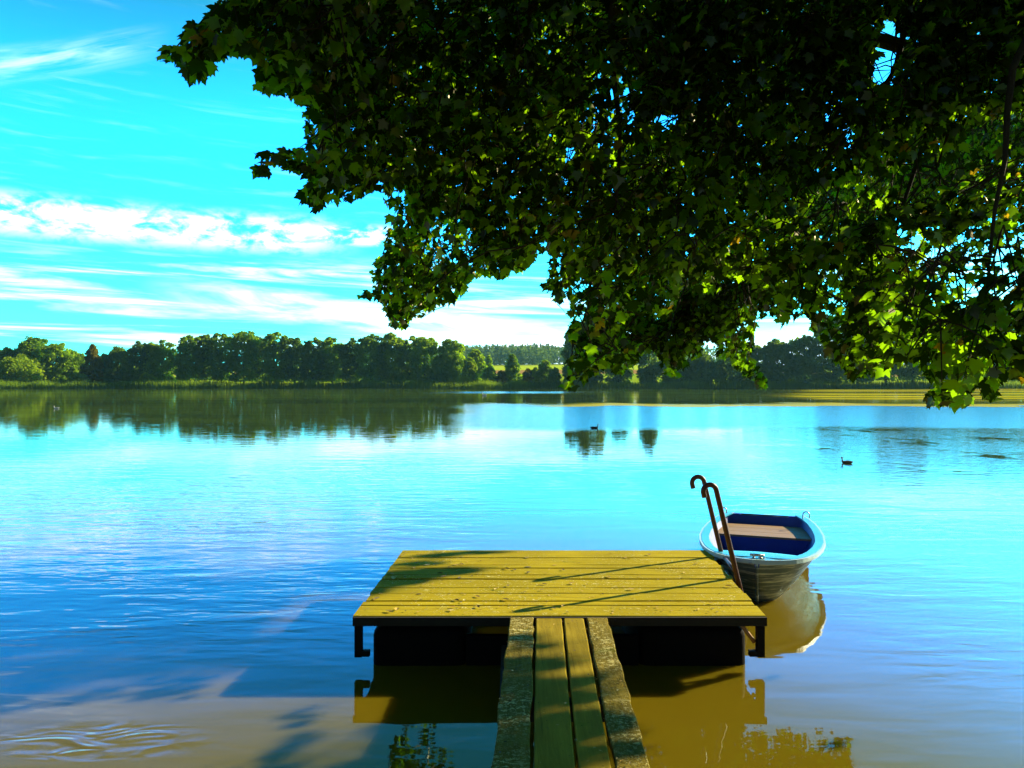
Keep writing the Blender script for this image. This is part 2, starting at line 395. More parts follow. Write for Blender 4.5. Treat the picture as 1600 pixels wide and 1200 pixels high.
# ------------------------------------------------------------------ bathing platform
def deck_x(x01, y):      # left and right edges of the platform, a touch skewed
    k = (y-5.23)/2.03
    l = -1.077 + 0.045*k; r = 1.726 + 0.117*k
    return l + (r-l)*x01
plat = empty('bathing_platform', (0.33, 6.2, 0))
tag(plat, 'square weathered timber bathing platform floating at the end of the walkway', 'jetty platform')
INV = Vector((-0.33, -6.2, 0))
def place(o): o.location = INV; return o       # children are written in world coordinates
edges = [5.23, 5.477, 5.58, 5.783, 5.944, 6.20, 6.326, 6.553, 6.667, 6.94, 7.255]
mb = MB()
for i in range(len(edges)-1):
    g0 = 0.004 if i % 2 == 0 else 0.008
    y0, y1 = edges[i]+(g0 if i else 0), edges[i+1]-(0.005 if i % 2 else 0.009)
    dz = random.uniform(-0.002, 0.003); e0 = random.uniform(-0.008, 0.008); e1 = random.uniform(-0.012, 0.010)
    n = 14; vs = []; fs = []
    for k in range(n+1):
        u = k/n; wv = random.uniform(-0.0025, 0.0025); wz = random.uniform(-0.0012, 0.0012)
        for (yv, zv) in ((y0, DECK-0.045), (y0, DECK-0.004), (y0+0.005, DECK), (y1-0.005, DECK), (y1, DECK-0.004), (y1, DECK-0.045)):
            x = deck_x(u, yv) + (e0 if k == 0 else e1 if k == n else 0)
            vs.append((x, yv+wv, zv+dz+wz))
    for k in range(n):
        for q in range(6):
            a = k*6+q; b = k*6+(q+1) % 6
            fs.append((a, b, b+6, a+6))
    fs.append(tuple(range(6))); fs.append(tuple(n*6+q for q in range(5, -1, -1)))
    mb.add(vs, fs)
place(mb.build('decking', M['deck'], plat))
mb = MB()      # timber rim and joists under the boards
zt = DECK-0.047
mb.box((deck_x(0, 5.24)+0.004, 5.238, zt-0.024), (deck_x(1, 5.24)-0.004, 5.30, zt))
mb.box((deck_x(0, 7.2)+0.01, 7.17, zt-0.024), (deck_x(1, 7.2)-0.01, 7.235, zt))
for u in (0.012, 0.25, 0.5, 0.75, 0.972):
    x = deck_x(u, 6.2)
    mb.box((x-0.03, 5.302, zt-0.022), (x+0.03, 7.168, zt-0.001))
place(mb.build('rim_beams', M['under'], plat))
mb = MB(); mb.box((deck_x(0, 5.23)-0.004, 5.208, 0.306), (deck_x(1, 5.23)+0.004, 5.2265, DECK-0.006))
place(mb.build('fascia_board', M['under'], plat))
for sx, u in ((1, 0.0), (-1, 1.0)):      # hanging corner brackets of angle steel
    for yb in (5.232,):
        mb = MB(); x0 = deck_x(u, yb)+sx*0.003
        zl = zt-0.026
        mb.box((min(x0, x0+sx*0.05), yb, 0.085), (max(x0, x0+sx*0.05), yb+0.05, zl))
        mb.box((min(x0+sx*0.052, x0+sx*0.10), yb+0.003, 0.088), (max(x0+sx*0.052, x0+sx*0.10), yb+0.047, 0.125))
        place(mb.build('corner_bracket', M['frame'], plat))
mb = MB()
mb.tube([(1.56, 5.285, 0.315), (1.665, 5.275, 0.175)], 0.014, 8)
place(mb.build('diagonal_strut', M['strut'], plat, True))
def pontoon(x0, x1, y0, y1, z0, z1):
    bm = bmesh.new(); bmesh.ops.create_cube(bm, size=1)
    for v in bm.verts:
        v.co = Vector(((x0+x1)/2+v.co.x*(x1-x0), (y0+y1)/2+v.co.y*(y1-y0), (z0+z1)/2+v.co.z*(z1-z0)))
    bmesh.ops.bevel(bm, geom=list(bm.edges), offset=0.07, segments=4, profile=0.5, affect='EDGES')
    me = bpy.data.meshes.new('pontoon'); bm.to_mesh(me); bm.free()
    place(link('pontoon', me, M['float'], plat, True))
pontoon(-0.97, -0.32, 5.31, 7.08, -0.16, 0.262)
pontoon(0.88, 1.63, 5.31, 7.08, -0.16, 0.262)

for x0_, x1_ in ((-0.315, -0.03), (0.66, 0.875)):  # black boards added to deepen the shade below the deck
    mb = MB(); mb.box((x0_, 5.315, -0.1), (x1_, 5.36, 0.205))
    place(mb.build('dark_fill_board', M['float'], plat))

# loose litter on the boards: leaf scraps, seeds and twigs
LIT = MB()
def scrap(x, y, z, s, r):
    pts = [(-0.5, 0), (-0.15, 0.28), (0.25, 0.22), (0.5, 0.02), (0.15, -0.25), (-0.2, -0.2)]
    c, sn = math.cos(r), math.sin(r); up = random.uniform(0.0, 0.25)
    LIT.add([(x+(a*c-b*sn)*s, y+(a*sn+b*c)*s, z+0.002+abs(b)*up*s*2) for a, b in pts], [(0, 1, 2, 3), (0, 3, 4, 5)])
for i in range(420):
    x01 = random.random(); y = 5.25+1.98*random.random()
    if random.random() > (0.9 if x01 < 0.35 or y < 5.6 else 0.35): continue
    scrap(deck_x(x01*0.98+0.01, y), y, DECK+0.004, random.uniform(0.006, 0.03)*(1.6 if random.random() < 0.08 else 1), random.random()*6.3)
for i in range(46):
    x01 = random.random()**1.4
    scrap(deck_x(x01*0.97+0.015, 6), 5.3+1.85*random.random(), DECK+0.006, random.uniform(0.035, 0.07), random.random()*6.3)
for i in range(260):
    y = random.uniform(2.6, 5.2); xo = random.choice((random.uniform(0, 0.16), random.uniform(0.5, 0.655), random.uniform(0, 0.65)))
    scrap(-0.013+0.036*(y-5.23)+xo, y, DECK+0.004, random.uniform(0.005, 0.022), random.random()*6.3)
t = NT('dry_leaf_scraps'); ri = t.n('ShaderNodeNewGeometry').outputs['Random Per Island']
rp = t.n('ShaderNodeValToRGB'); t.l(ri, rp.inputs[0]); e = rp.color_ramp
e.elements[0].color = (0.05, 0.03, 0.008, 1); e.elements[1].color = (0.66, 0.55, 0.16, 1)
q = e.elements.new(0.45); q.color = (0.30, 0.22, 0.02, 1); q = e.elements.new(0.7); q.color = (0.50, 0.30, 0.03, 1)
t.bsdf(rp.outputs[0], 0.8)
tag(LIT.build('leaf_litter', t.m), 'dry leaf scraps and seeds scattered on the boards', 'leaf litter', kind='stuff')

# ------------------------------------------------------------------ walkway
walk = empty('wooden_walkway', (0.2, 3.0, 0))
tag(walk, 'narrow four plank walkway leading from the shore to the platform', 'walkway')
def wxp(x, y): return x + 0.036*(y-5.23)
def wplace(o): o.location = (-0.2, -3.0, 0); return o
YA, YB = -1.2, 5.20
planks = [(-0.013, 0.147, 'walk_rough', 0.0), (0.163, 0.337, 'walk', -0.004), (0.352, 0.486, 'walk', -0.003), (0.505, 0.648, 'walk_rough', 0.0)]
for (a, b, mk, dz) in planks:
    mb = MB(); n = 60; rough = mk == 'walk_rough'; vs = []; fs = []
    for k in range(n+1):
        y = YA+(YB-YA)*k/n
        j0 = random.uniform(-1, 1)*(0.007 if rough else 0.0018); j1 = random.uniform(-1, 1)*(0.007 if rough else 0.0018)
        zz = DECK-0.004+dz+random.uniform(-1, 1)*(0.003 if rough else 0.0008)
        if y > YB-0.01: j0 = j1 = 0
        for (xv, zv) in ((a+j0, zz-0.05), (a+j0, zz-0.006), (a+j0+0.006, zz), (b+j1-0.006, zz), (b+j1, zz-0.006), (b+j1, zz-0.05)):
            vs.append((wxp(xv, y), y, zv))
    for k in range(n):
        for q in range(6):
            i0 = k*6+q; i1 = k*6+(q+1) % 6
            fs.append((i0, i0+6, i1+6, i1))
    fs.append(tuple(range(5, -1, -1))); fs.append(tuple(n*6+q for q in range(6)))
    mb.add(vs, fs)
    o = wplace(mb.build('plank', M[mk], walk))
    o['label'] = 'rough lichen crusted outer plank' if rough else 'smoother weathered inner plank'
mb = MB()
for y in (0.4, 2.2, 4.0, 5.05):
    mb.box((wxp(0.02, y), y-0.04, DECK-0.16), (wxp(0.615, y), y+0.04, DECK-0.062))
for xo in (0.09, 0.53):
    mb.box((xo-0.16, -1.0, DECK-0.24), (xo-0.10, 5.12, DECK-0.162))
wplace(mb.build('bearers', M['under'], walk))

# ------------------------------------------------------------------ bathing ladder on the right edge
lad = empty('bathing_ladder', (1.88, 6.6, DECK))
tag(lad, 'brown tubular bathing ladder with two hooked handrails on the right platform edge', 'ladder')
def lplace(o): o.location = (-1.88, -6.6, -DECK); return o
def rail(base, top, hook):
    base = Vector(base); top = Vector(top); hook = Vector(hook)
    low = base + (base-top).normalized()*0.30
    pts = [low, base, base.lerp(top, 0.5), top]
    axis = (top-base).normalized(); side = hook-top; side -= axis*side.dot(axis); wd = side.length/2; side.normalize()
    for k in range(1, 13):
        a = PI*k/12*1.02
        pts.append(top + side*wd*(1-math.cos(a)) + axis*wd*math.sin(a))
    pts.append(pts[-1] - axis*0.035)
    m = MB(); m.tube(pts, 0.0215, 12)
    lplace(m.build('handrail', M['rail'], lad, True))
b_near = on_plane(1152, 902, DECK); b_far = on_plane(1128, 868, DECK)
rail(b_near, at(1119, 765, b_near[1]-0.03), at(1098, 765, b_near[1]-0.03))
rail(b_far, at(1100, 752, b_far[1]-0.03), at(1080, 750, b_far[1]-0.03))
nr_up = at(1119, 765, b_near[1]-0.03); m = MB(); m.tube([b_near+(nr_up-b_near)*0.045, b_far+np.array([0, 0, 0.012])], 0.017, 10)
lplace(m.build('cross_bar', M['rail'], lad, True))
ax = Vector(b_near)-Vector(at(1119, 765, b_near[1]-0.03)); ax.normalize()
for k in (0.14, 0.26):
    m = MB(); m.tube([Vector(b_near)+ax*k, Vector(b_far)+ax*k], 0.014, 8)
    lplace(m.build('rung', M['rail'], lad, True))
for b in (b_near, b_far):
    m = MB(); m.box((deck_x(1, b[1])+0.004, b[1]-0.03, DECK-0.09), (b[0]-0.012, b[1]+0.03, DECK-0.05))
    lplace(m.build('mount_bracket', M['frame'], lad))

# ------------------------------------------------------------------ rowing boat
BA = math.atan2(0.85, 2.39)
boat = empty('rowing_boat', (2.13, 6.68, 0), -BA)      # local +y runs from bow to stern
tag(boat, 'small blue and silver rowing boat moored beside the platform, bow towards the walkway', 'boat')
L = 2.66
sS = [0, .008, .02, .035, .05, .075, .1, .15, .22, .3, .42, .55, .85, 1.16, 1.5, 1.83, 2.15, 2.4, 2.6, 2.66]
bS = [0.03, .068, .105, .138, .165, .208, .245, .300, .350, .392, .440, .48, .54, .575, .578, .558, .522, .474, .42, .405]
def hb(s): return float(np.interp(s, sS, bS))
def sheer(s): return 0.36 + 0.045*(max(0, 1-s/1.2))**1.6 + 0.01*(s/L)**2
def keel(s): return -0.10 + 0.42*max(0, 1-s/0.42)**2.6 + 0.03*(s/L)**3
t = NT('silver_hull_painted_caustics'); o_ = t.obj()
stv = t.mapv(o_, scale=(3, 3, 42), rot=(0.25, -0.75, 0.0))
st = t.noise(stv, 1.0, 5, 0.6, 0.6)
c = t.mix(t.step(st, 0.46, 0.64), (0.13, 0.18, 0.18), (0.58, 0.63, 0.54))  # pale streaks paint rippling light off the water into the hull colour
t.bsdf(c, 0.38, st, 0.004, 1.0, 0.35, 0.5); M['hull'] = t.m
M['boat_blue'] = mat_plain('boat_inner_blue', (0.008, 0.055, 0.38), 0.5, 0.3, 6)
M['boat_rim'] = mat_plain('boat_rim_light_blue', (0.055, 0.40, 0.64), 0.35, 0.15, 10)
M['boat_white'] = mat_plain('boat_rubbing_strake', (0.42, 0.62, 0.68), 0.4, 0.15, 20)
t = NT('thwart_wood'); o_ = t.obj(); gr = t.noise(t.mapv(o_, scale=(3, 40, 10)), 1, 5, 0.6)
t.bsdf(t.mix(gr, (0.16, 0.085, 0.035), (0.42, 0.26, 0.13)), 0.7, gr, 0.003); M['thwart'] = t.m
M['steel'] = mat_plain('galvanised_fitting', (0.45, 0.44, 0.42), 0.35, 0.3, 30, 0.8)

def section(s, inset=0.0, zlow=None, n=9):
    b = max(hb(s)-inset, 0.004); zk = keel(s)+inset if zlow is None else zlow; zg = sheer(s)
    e = 0.62-0.22*min(1, s/1.2)      # V shaped forward, rounder aft
    pts = []
    for k in range(n+1):
        a = k/n
        z = zk+(zg-zk)*a
        pts.append((b*(0.0 if k == 0 and zlow is None else (0.0 + a**e)), z))
    return pts
stations = [0, .006, .02, .05, .1, .18, .3, .45, .65, .9, 1.2, 1.5, 1.8, 2.1, 2.35, 2.55, 2.66]
def loft(inset, flip=False, s_from=0.0, s_to=L):
    vs = []; fs = []; S = [s for s in stations if s_from <= s <= s_to]
    rows = []
    for s in S:
        sec = section(s, inset)
        rows.append([(-x, s, z) for x, z in sec[::-1]] + [(x, s, z) for x, z in sec[1:]])
    m = len(rows[0])
    for r in rows: vs += r
    for i in range(len(rows)-1):
        for k in range(m-1):
            a = i*m+k; fs.append((a, a+1, a+1+m, a+m))
    return vs, fs, m, len(rows)
mb = MB(); vs, fs, m, nr = loft(0.0)
fs.append(tuple((nr-1)*m+k for k in range(m)))        # transom outside
mb.add(vs, fs)
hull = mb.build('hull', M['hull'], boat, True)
mb = MB(); S_in0 = 0.30
vs, fs, m, nr = loft(0.022, s_from=0.18, s_to=2.60)
# inner shell, stopped by a floor board level
vs = [(x, y, max(z, 0.03)) for x, y, z in vs]
fs.append(tuple((nr-1)*m+k for k in range(m)))
mb.add(vs, fs)
mb.build('inner_shell', M['boat_blue'], boat, True)
def rim_strip(in0, in1, z0, z1, ss):
    """gunwale band running round both sides from stern to bow to stern"""
    rows = []
    for sgn in (-1, 1):
        seq = ss[::-1] if sgn < 0 else ss[1:]
        for s in seq:
            b = hb(s); y0 = s
            nrm = (hb(min(s+0.03, L))-hb(max(s-0.03, 0)))/(min(s+0.03, L)-max(s-0.03, 0))
            ln = math.hypot(1, nrm); ox, oy = 1/ln, -nrm/ln        # outward
            if s <= 0.0001: ox, oy = 0, -1
            def pt(off, z): return (sgn*max(b+ox*off, 0.0), y0+oy*off, sheer(s)+z)
            rows.append([pt(in0, z0), pt(in1, z0), pt(in1, z1), pt(in0, z1)])
    vs = [v for r in rows for v in r]; fs = []
    for i in range(len(rows)-1):
        for k in range(4):
            a = i*4+k; b2 = i*4+(k+1) % 4
            fs.append((a, b2, b2+4, a+4))
    fs.append((0, 1, 2, 3)); fs.append(tuple((len(rows)-1)*4+k for k in range(3, -1, -1)))
    return vs, fs
ss = [0.0, .008, .02, .035, .05, .075, .1, .125, .15, .18, .22, .3, .42, .55, .7, .85, 1.0, 1.16, 1.33, 1.5, 1.66, 1.83, 2.0, 2.15, 2.28, 2.4, 2.5, 2.6, 2.655]
mb = MB(); mb.add(*rim_strip(-0.062, 0.012, 0.002, 0.018, [s for s in ss if s >= 0.10]))
mb.build('gunwale', M['boat_rim'], boat)
mb = MB(); mb.add(*rim_strip(0.014, 0.034, -0.022, 0.015, ss))
mb.build('rubbing_strake', M['boat_white'], boat)
# foredeck and its bulkhead
mb = MB(); rows = []
for s in [0.004, .02, .05, .1, .16, .22, .28, .34, .40]:
    b = hb(s)-0.002; z = sheer(s)+0.001
    rows.append([(-b, s, z), (-b*0.5, s, z+0.010), (0, s, z+0.016), (b*0.5, s, z+0.010), (b, s, z)])
vs = [v for r in rows for v in r]; fs = []
for i in range(len(rows)-1):
    for k in range(4): a = i*5+k; fs.append((a, a+1, a+6, a+5))
nb = len(vs); zb = [v for v in rows[-1]]
vs += [(x, y, z-0.025) for x, y, z in zb]
for k in range(4): a = (len(rows)-1)*5+k; fs.append((a, a+1, nb+k+1, nb+k))
mb.add(vs, fs); mb.build('foredeck', M['boat_rim'], boat, True)
def cross_plank(s0, s1, z, th, mat, name, inset=0.04):
    m_ = MB(); b0, b1 = hb(s0)*0.93-inset, hb(s1)*0.93-inset
    m_.add([(-b0, s0, z-th), (b0, s0, z-th), (b1, s1, z-th), (-b1, s1, z-th), (-b0, s0, z), (b0, s0, z), (b1, s1, z), (-b1, s1, z)],
           [(0, 3, 2, 1), (4, 5, 6, 7), (0, 1, 5, 4), (1, 2, 6, 5), (2, 3, 7, 6), (3, 0, 4, 7)])
    return m_.build(name, mat, boat)
for s0_, s1_ in ((1.74, 1.955), (1.963, 2.18), (2.188, 2.40)):
    cross_plank(s0_, s1_, 0.287, 0.022, M['thwart'], 'bench_plank', 0.03)
cross_plank(1.80, 1.82, 0.262, 0.225, M['boat_blue'], 'bench_front', 0.05)
mb = MB(); zt_ = sheer(2.62)
mb.box((-0.37, 2.607, 0.0), (0.37, 2.645, zt_-0.03)); mb.build('transom', M['boat_blue'], boat)
for sx in (-1, 1):
    mb = MB(); mb.box((min(sx*0.40, sx*0.27), 2.585, zt_-0.028), (max(sx*0.40, sx*0.27), 2.65, zt_+0.006))
    mb.build('corner_knee', M['boat_blue'], boat)
for sx in (-1, 1):      # rowlock loops
    m_ = MB(); s = 2.42; b = hb(s)-0.01
    pts = [(sx*b-0.035, s, sheer(s)+0.012)] + [(sx*b+0.035*math.cos(PI-PI*k/8)*1.0, s, sheer(s)+0.065+0.035*math.sin(PI*k/8)) for k in range(9)] + [(sx*b+0.035, s, sheer(s)+0.03)]
    m_.tube(pts, 0.0065, 6); m_.build('rowlock', M['steel'], boat, True)
m_ = MB(); zb_ = sheer(0.08)+0.018
m_.tube([(-0.06, 0.07, zb_+0.02), (0.06, 0.07, zb_+0.02)], 0.012, 8)
m_.tube([(-0.03, 0.07, zb_-0.01), (-0.03, 0.07, zb_+0.02)], 0.011, 8); m_.tube([(0.03, 0.07, zb_-0.01), (0.03, 0.07, zb_+0.02)], 0.011, 8)
for k in range(5):
    cc = Vector((0.05-0.025*k, 0.03-0.014*k, zb_+0.006-0.006*k*k*0.4)); ring = []
    for q in range(9):
        a = 2*PI*q/8; ring.append(cc+(Vector((math.cos(a)*0.018, 0, math.sin(a)*0.011)) if k % 2 else Vector((math.cos(a)*0.018, math.sin(a)*0.011, 0))))
    m_.tube(ring, 0.004, 5, False)
m_.build('mooring_cleat', M['steel'], boat, True)
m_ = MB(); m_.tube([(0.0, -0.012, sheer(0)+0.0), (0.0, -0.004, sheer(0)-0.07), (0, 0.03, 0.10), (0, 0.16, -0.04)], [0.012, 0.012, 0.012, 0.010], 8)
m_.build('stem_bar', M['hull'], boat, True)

# ------------------------------------------------------------------ water birds
def bird(name, loc, rz, scale, body_mat, head_mat, bill_mat, label, cat, neck=0.5):
    """body runs along local +x (head forward)"""
    o = empty(name, loc, rz); tag(o, label, cat)
    m_ = MB()
    spine = [(-0.56, 0.19, 0.010), (-0.50, 0.16, 0.045), (-0.36, 0.10, 0.115), (-0.15, 0.07, 0.165), (0.08, 0.065, 0.175), (0.26, 0.085, 0.145),
             (0.35, 0.15, 0.095), (0.375, 0.24, 0.062), (0.385, 0.24+0.16*neck, 0.048), (0.395, 0.24+0.32*neck, 0.046)]
    m_.tube([(x*scale, 0, z*scale) for x, z, r in spine], [r*scale for x, z, r in spine], 14)
    m_.build('body', body_mat, o, True)
    hz = 0.24+0.40*neck
    m_ = MB(); hp = [(0.335, hz-0.005, 0.008), (0.35, hz+0.005, 0.045), (0.40, hz+0.015, 0.066), (0.45, hz+0.008, 0.054), (0.49, hz-0.006, 0.024)]
    m_.tube([(x*scale, 0, z*scale) for x, z, r in hp], [r*scale for x, z, r in hp], 12); m_.build('head', head_mat, o, True)
    m_ = MB(); bp = [(0.48, hz-0.008, 0.024), (0.53, hz-0.016, 0.018), (0.585, hz-0.022, 0.008)]
    m_.tube([(x*scale, 0, z*scale) for x, z, r in bp], [r*scale for x, z, r in bp], 8); m_.build('bill', bill_mat, o, True)
    for sx in (-1, 1):
        m_ = MB(); wp = [(0.22, 0.16, 0.02), (0.08, 0.185, 0.055), (-0.15, 0.19, 0.06), (-0.36, 0.19, 0.035), (-0.50, 0.20, 0.008)]
        m_.tube([(x*scale, sx*(0.125-0.1*max(0, -x-0.1))*scale, z*scale) for x, z, r in wp], [r*scale for x, z, r in wp], 8); m_.build('wing', body_mat, o, True)
    return o
mk = mat_plain
blk = mk('coot_black', (0.012, 0.012, 0.015), 0.7); brn = mk('duck_brown', (0.20, 0.10, 0.035), 0.8, 0.5, 20); wht = mk('bird_white', (0.80, 0.80, 0.76), 0.7)
grn = mk('drake_head', (0.01, 0.03, 0.015), 0.4); org = mk('bill_orange', (0.5, 0.22, 0.03), 0.5); pale = mk('bill_pale', (0.6, 0.55, 0.45), 0.5)
P = on_plane(929, 669.5); bird('water_bird', (P[0], P[1], 0), 0.0, 0.34, blk, blk, pale, 'small black water bird swimming right in the open middle of the lake', 'water bird', 0.55)
P = on_plane(1323, 724); bird('duck', (P[0], P[1], 0), PI*0.82, 0.26, brn, grn, org, 'brown duck on rippled water behind the moored boat', 'duck', 0.6)
P = on_plane(757, 618); bird('swan', (P[0], P[1], 0), PI, 0.62, wht, wht, org, 'tiny white swan far off near the reeds in the gap', 'swan', 1.1)
P = on_plane(88, 638.5); bird('duck', (P[0], P[1], 0), PI, 0.40, wht, wht, org, 'pale duck on the calm tree reflections at the far left', 'duck', 0.5)

# ------------------------------------------------------------------ far shore trees
LM = {
 'dark':  mat_leaf('alder_leaves', (0.055, 0.125, 0.034), (0.16, 0.28, 0.032), (0.44, 0.72, 0.02), 0.52, 0.22),
 'dark2': mat_leaf('dark_blue_green_leaves', (0.046, 0.11, 0.046), (0.12, 0.21, 0.042), (0.30, 0.50, 0.03), 0.45, 0.22),
 'mid':   mat_leaf('mid_green_leaves', (0.075, 0.16, 0.026), (0.19, 0.32, 0.028), (0.50, 0.76, 0.015), 0.52, 0.25),
 'light': mat_leaf('light_willow_leaves', (0.15, 0.26, 0.02), (0.32, 0.46, 0.02), (0.5, 0.7, 0.015), 0.45, 0.25),
 'rust':  mat_leaf('rust_tinged_leaves', (0.08, 0.10, 0.016), (0.18, 0.17, 0.025), (0.34, 0.28, 0.02), 0.42, 0.3, accent=(0.19, 0.15, 0.03)),
}
def crown_mesh(w_, h_, z0, style, seed, density=1.0):
    rg = np.random.default_rng(seed)
    cen = []; rad = []
    prof = {'oval': ([0, .15, .4, .7, .9, 1], [.8, .95, 1, .93, .72, .35]),
            'cone': ([0, .1, .35, .7, .9, 1], [.75, 1, .9, .5, .24, .05]),
            'round': ([0, .2, .5, .8, 1], [.7, 1, 1, .75, .25]),
            'tall': ([0, .2, .45, .7, .9, 1], [.85, .95, 1, .95, .80, .45])}[style]
    n = int(40 + h_*2.6)
    for k in range(n):
        a = (k+rg.random())/n; a = a if a < 0.8 else 0.8+(a-0.8)*rg.uniform(0.5, 1.0)
        R = np.interp(a, *prof)*w_/2
        lr = max(w_, 0.40*h_)*rg.uniform(0.085, 0.165)*(0.75 if a > 0.85 else 1)
        q = rg.uniform(0, 2*PI); rr_ = max(R-lr*0.55, 0)*math.sqrt(rg.uniform(0.25, 1))*min(1, (1.04-a)*7)
        cen.append((math.cos(q)*rr_, math.sin(q)*rr_, z0+a*(h_-lr*0.6))); rad.append(lr)
    cen = np.array(cen); rad = np.array(rad)
    N = int(6800*density*(h_*w_/110)**0.7)
    idx = rg.choice(n, N, p=rad**2/np.sum(rad**2))
    dv = rg.normal(size=(N, 3)); dv /= np.linalg.norm(dv, axis=1)[:, None]
    dv[:, 2] = np.where(dv[:, 2] < -0.35, -dv[:, 2], dv[:, 2])
    P_ = cen[idx] + dv*rad[idx][:, None]*rg.uniform(0.5, 1.15, N)[:, None]*np.array([1, 1, 0.85])
    nf = N//5                                   # leaves inside the crown
    a_ = rg.random(nf)*0.92; th = rg.uniform(0, 2*PI, nf); R_ = np.interp(a_, *prof)*w_/2*np.sqrt(rg.random(nf))*0.85
    P_[:nf] = np.stack([np.cos(th)*R_, np.sin(th)*R_, z0*0.8+a_*(h_-z0*0.8)*0.97], 1)
    nrm = dv + rg.normal(size=(N, 3))*0.55; nrm /= np.linalg.norm(nrm, axis=1)[:, None]
    a = np.cross(nrm, rg.normal(size=(N, 3))); a /= np.linalg.norm(a, axis=1)[:, None]
    b = np.cross(nrm, a); s = rg.uniform(0.20, 0.48, N)[:, None]
    q = np.stack([P_-a*s, P_-b*s*0.62, P_+a*s*1.1+nrm*s*0.2, P_+b*s*0.62], 1)
    return np_mesh('crown', q.reshape(-1, 3), np.arange(N*4).reshape(N, 4))
def far_tree(px, top, wpx, y, base_py, style, mk_, label, cat='tree', group='trees along the far shore', z_crown=0.22, name='shore_tree', seed=0, density=1.0, gz_=None):
    x = (px-CX)*y/F; zg = float(ground_z(np.array(x), np.array(y))) if gz_ is None else gz_
    ht = CAMH-(top-HY)*y/F - zg; wd = wpx*y/F*(0.98 if 'gap before' in group else 1.17)
    o = empty(name, (x, y, zg-0.05), seed*1.7); tag(o, label, cat, group)
    link('crown', crown_mesh(wd, ht, ht*z_crown*0.55, style, 1000+seed, density), LM[mk_], o)
    m_ = MB(); rg = random.Random(seed); r0 = 0.012*ht+0.05
    m_.tube([(0, 0, -0.3), (rg.uniform(-.1, .1), 0, ht*0.25), (rg.uniform(-.3, .3), rg.uniform(-.3, .3), ht*0.6), (0, 0, ht*0.93)], [r0*1.25, r0, r0*0.6, 0.03], 7)
    for k in range(5):
        zz = ht*(z_crown+0.05+0.1*k); q = rg.uniform(0, 6.28); ln = wd*0.32*(1-k*0.1)
        m_.tube([(0, 0, zz), (math.cos(q)*ln*0.5, math.sin(q)*ln*0.5, zz+ht*0.06), (math.cos(q)*ln, math.sin(q)*ln, zz+ht*0.10)], [r0*0.4, r0*0.28, 0.02], 5)
    m_.build('trunk', M['farbark'], o, True)
    return o
rowL = [  # px, top, width px, depth, style, leaf, crown base, label
 (-28, 545, 60, 214, 'round', 'mid', .1, 'mid green round tree cut by the left picture edge'),
 (8, 546, 44, 212, 'round', 'mid', .12, 'mid green tree behind the pale willow at the left edge'),
 (50, 529, 52, 213, 'oval', 'dark', .15, 'tall dark green tree rising behind the pale willow'),
 (32, 555, 68, 203, 'round', 'light', .02, 'large pale yellow green willow bush near the left end of the far shore'),
 (90, 537, 52, 210, 'oval', 'mid', .10, 'broad mid green tree just right of the pale willow'),
 (119, 551, 34, 212, 'round', 'dark', .12, 'low dark tree left of the rust tinged cone'),
 (122, 583, 30, 202, 'round', 'light', .02, 'small pale green shrub at the foot of the rust tinged cone'),
 (145, 537, 33, 206, 'cone', 'rust', .06, 'rust tinged cone shaped tree with pointed top'),
 (163, 556, 26, 215, 'round', 'dark2', .15, 'low blue green tree just right of the rust tinged cone'),
 (184, 544, 46, 210, 'round', 'dark2', .08, 'dark round low crowned tree, second right of the rust tinged cone'),
 (219, 537, 42, 209, 'oval', 'dark2', .10, 'dark oval tree with bright shrub at its right foot'),
 (229, 582, 22, 202, 'round', 'light', .02, 'small bright shrub between dark trunks near the left'),
 (253, 537, 46, 210, 'tall', 'mid', .18, 'mid green tree with lighter top left of the see through gap'),
 (296, 532, 40, 209, 'tall', 'dark', .26, 'dark tall tree at left side of the see through gap'),
 (320, 531, 24, 211, 'tall', 'dark2', .30, 'thin dark alder standing in the see through gap'),
 (345, 530, 38, 209, 'tall', 'dark', .28, 'dark alder at right side of the see through gap'),
 (381, 522, 46, 208, 'tall', 'dark', .22, 'tallest dark alder of the left row'),
 (406, 531, 30, 213, 'tall', 'dark2', .24, 'slim dark alder squeezed right of the tallest one'),
 (432, 526, 42, 209, 'tall', 'dark', .22, 'second tallest alder, right of the slim squeezed one'),
 (461, 533, 34, 210, 'tall', 'dark2', .24, 'dark alder with flat top, left of the row middle'),
 (489, 534, 34, 209, 'tall', 'dark2', .22, 'very dark alder in the middle of the row'),
 (519, 534, 36, 211, 'tall', 'dark', .24, 'dark alder left of the gap with a pink glint'),
 (547, 536, 30, 210, 'tall', 'dark2', .28, 'thin alder right of the gap with a pink glint'),
 (580, 527, 46, 208, 'oval', 'dark', .18, 'broad dark alder under the hanging maple tip'),
 (612, 526, 42, 209, 'oval', 'mid', .18, 'broad sunny topped alder, right of the maple tip'),
 (641, 531, 34, 212, 'tall', 'dark', .2, 'dark alder behind two sunny topped ones'),
 (664, 528, 44, 208, 'oval', 'mid', .15, 'sunny topped alder third from the right end of the row'),
 (706, 532, 44, 207, 'oval', 'mid', .10, 'bushy mid green tree ending the tall row'),
 (686, 555, 26, 205, 'round', 'dark', .08, 'low dark tree tucked before the bushy row end'),
 (733, 559, 22, 205, 'tall', 'light', .04, 'slim pale green tree at the right foot of the row'),
 (743, 547, 32, 222, 'round', 'mid', .10, 'mid green tree behind the slim pale one'),
]
for i, (px, top, wp, y, sty, mk_, zc, lab) in enumerate(rowL):
    nm = 'shore_shrub' if ('shrub' in lab or 'bush' in lab.split(',')[0].split()) else 'shore_tree'
    far_tree(px, top, wp, y, 606, sty, mk_, lab, cat='shrub' if nm == 'shore_shrub' else 'tree', z_crown=zc, seed=i+1, name=nm, density=1.25)
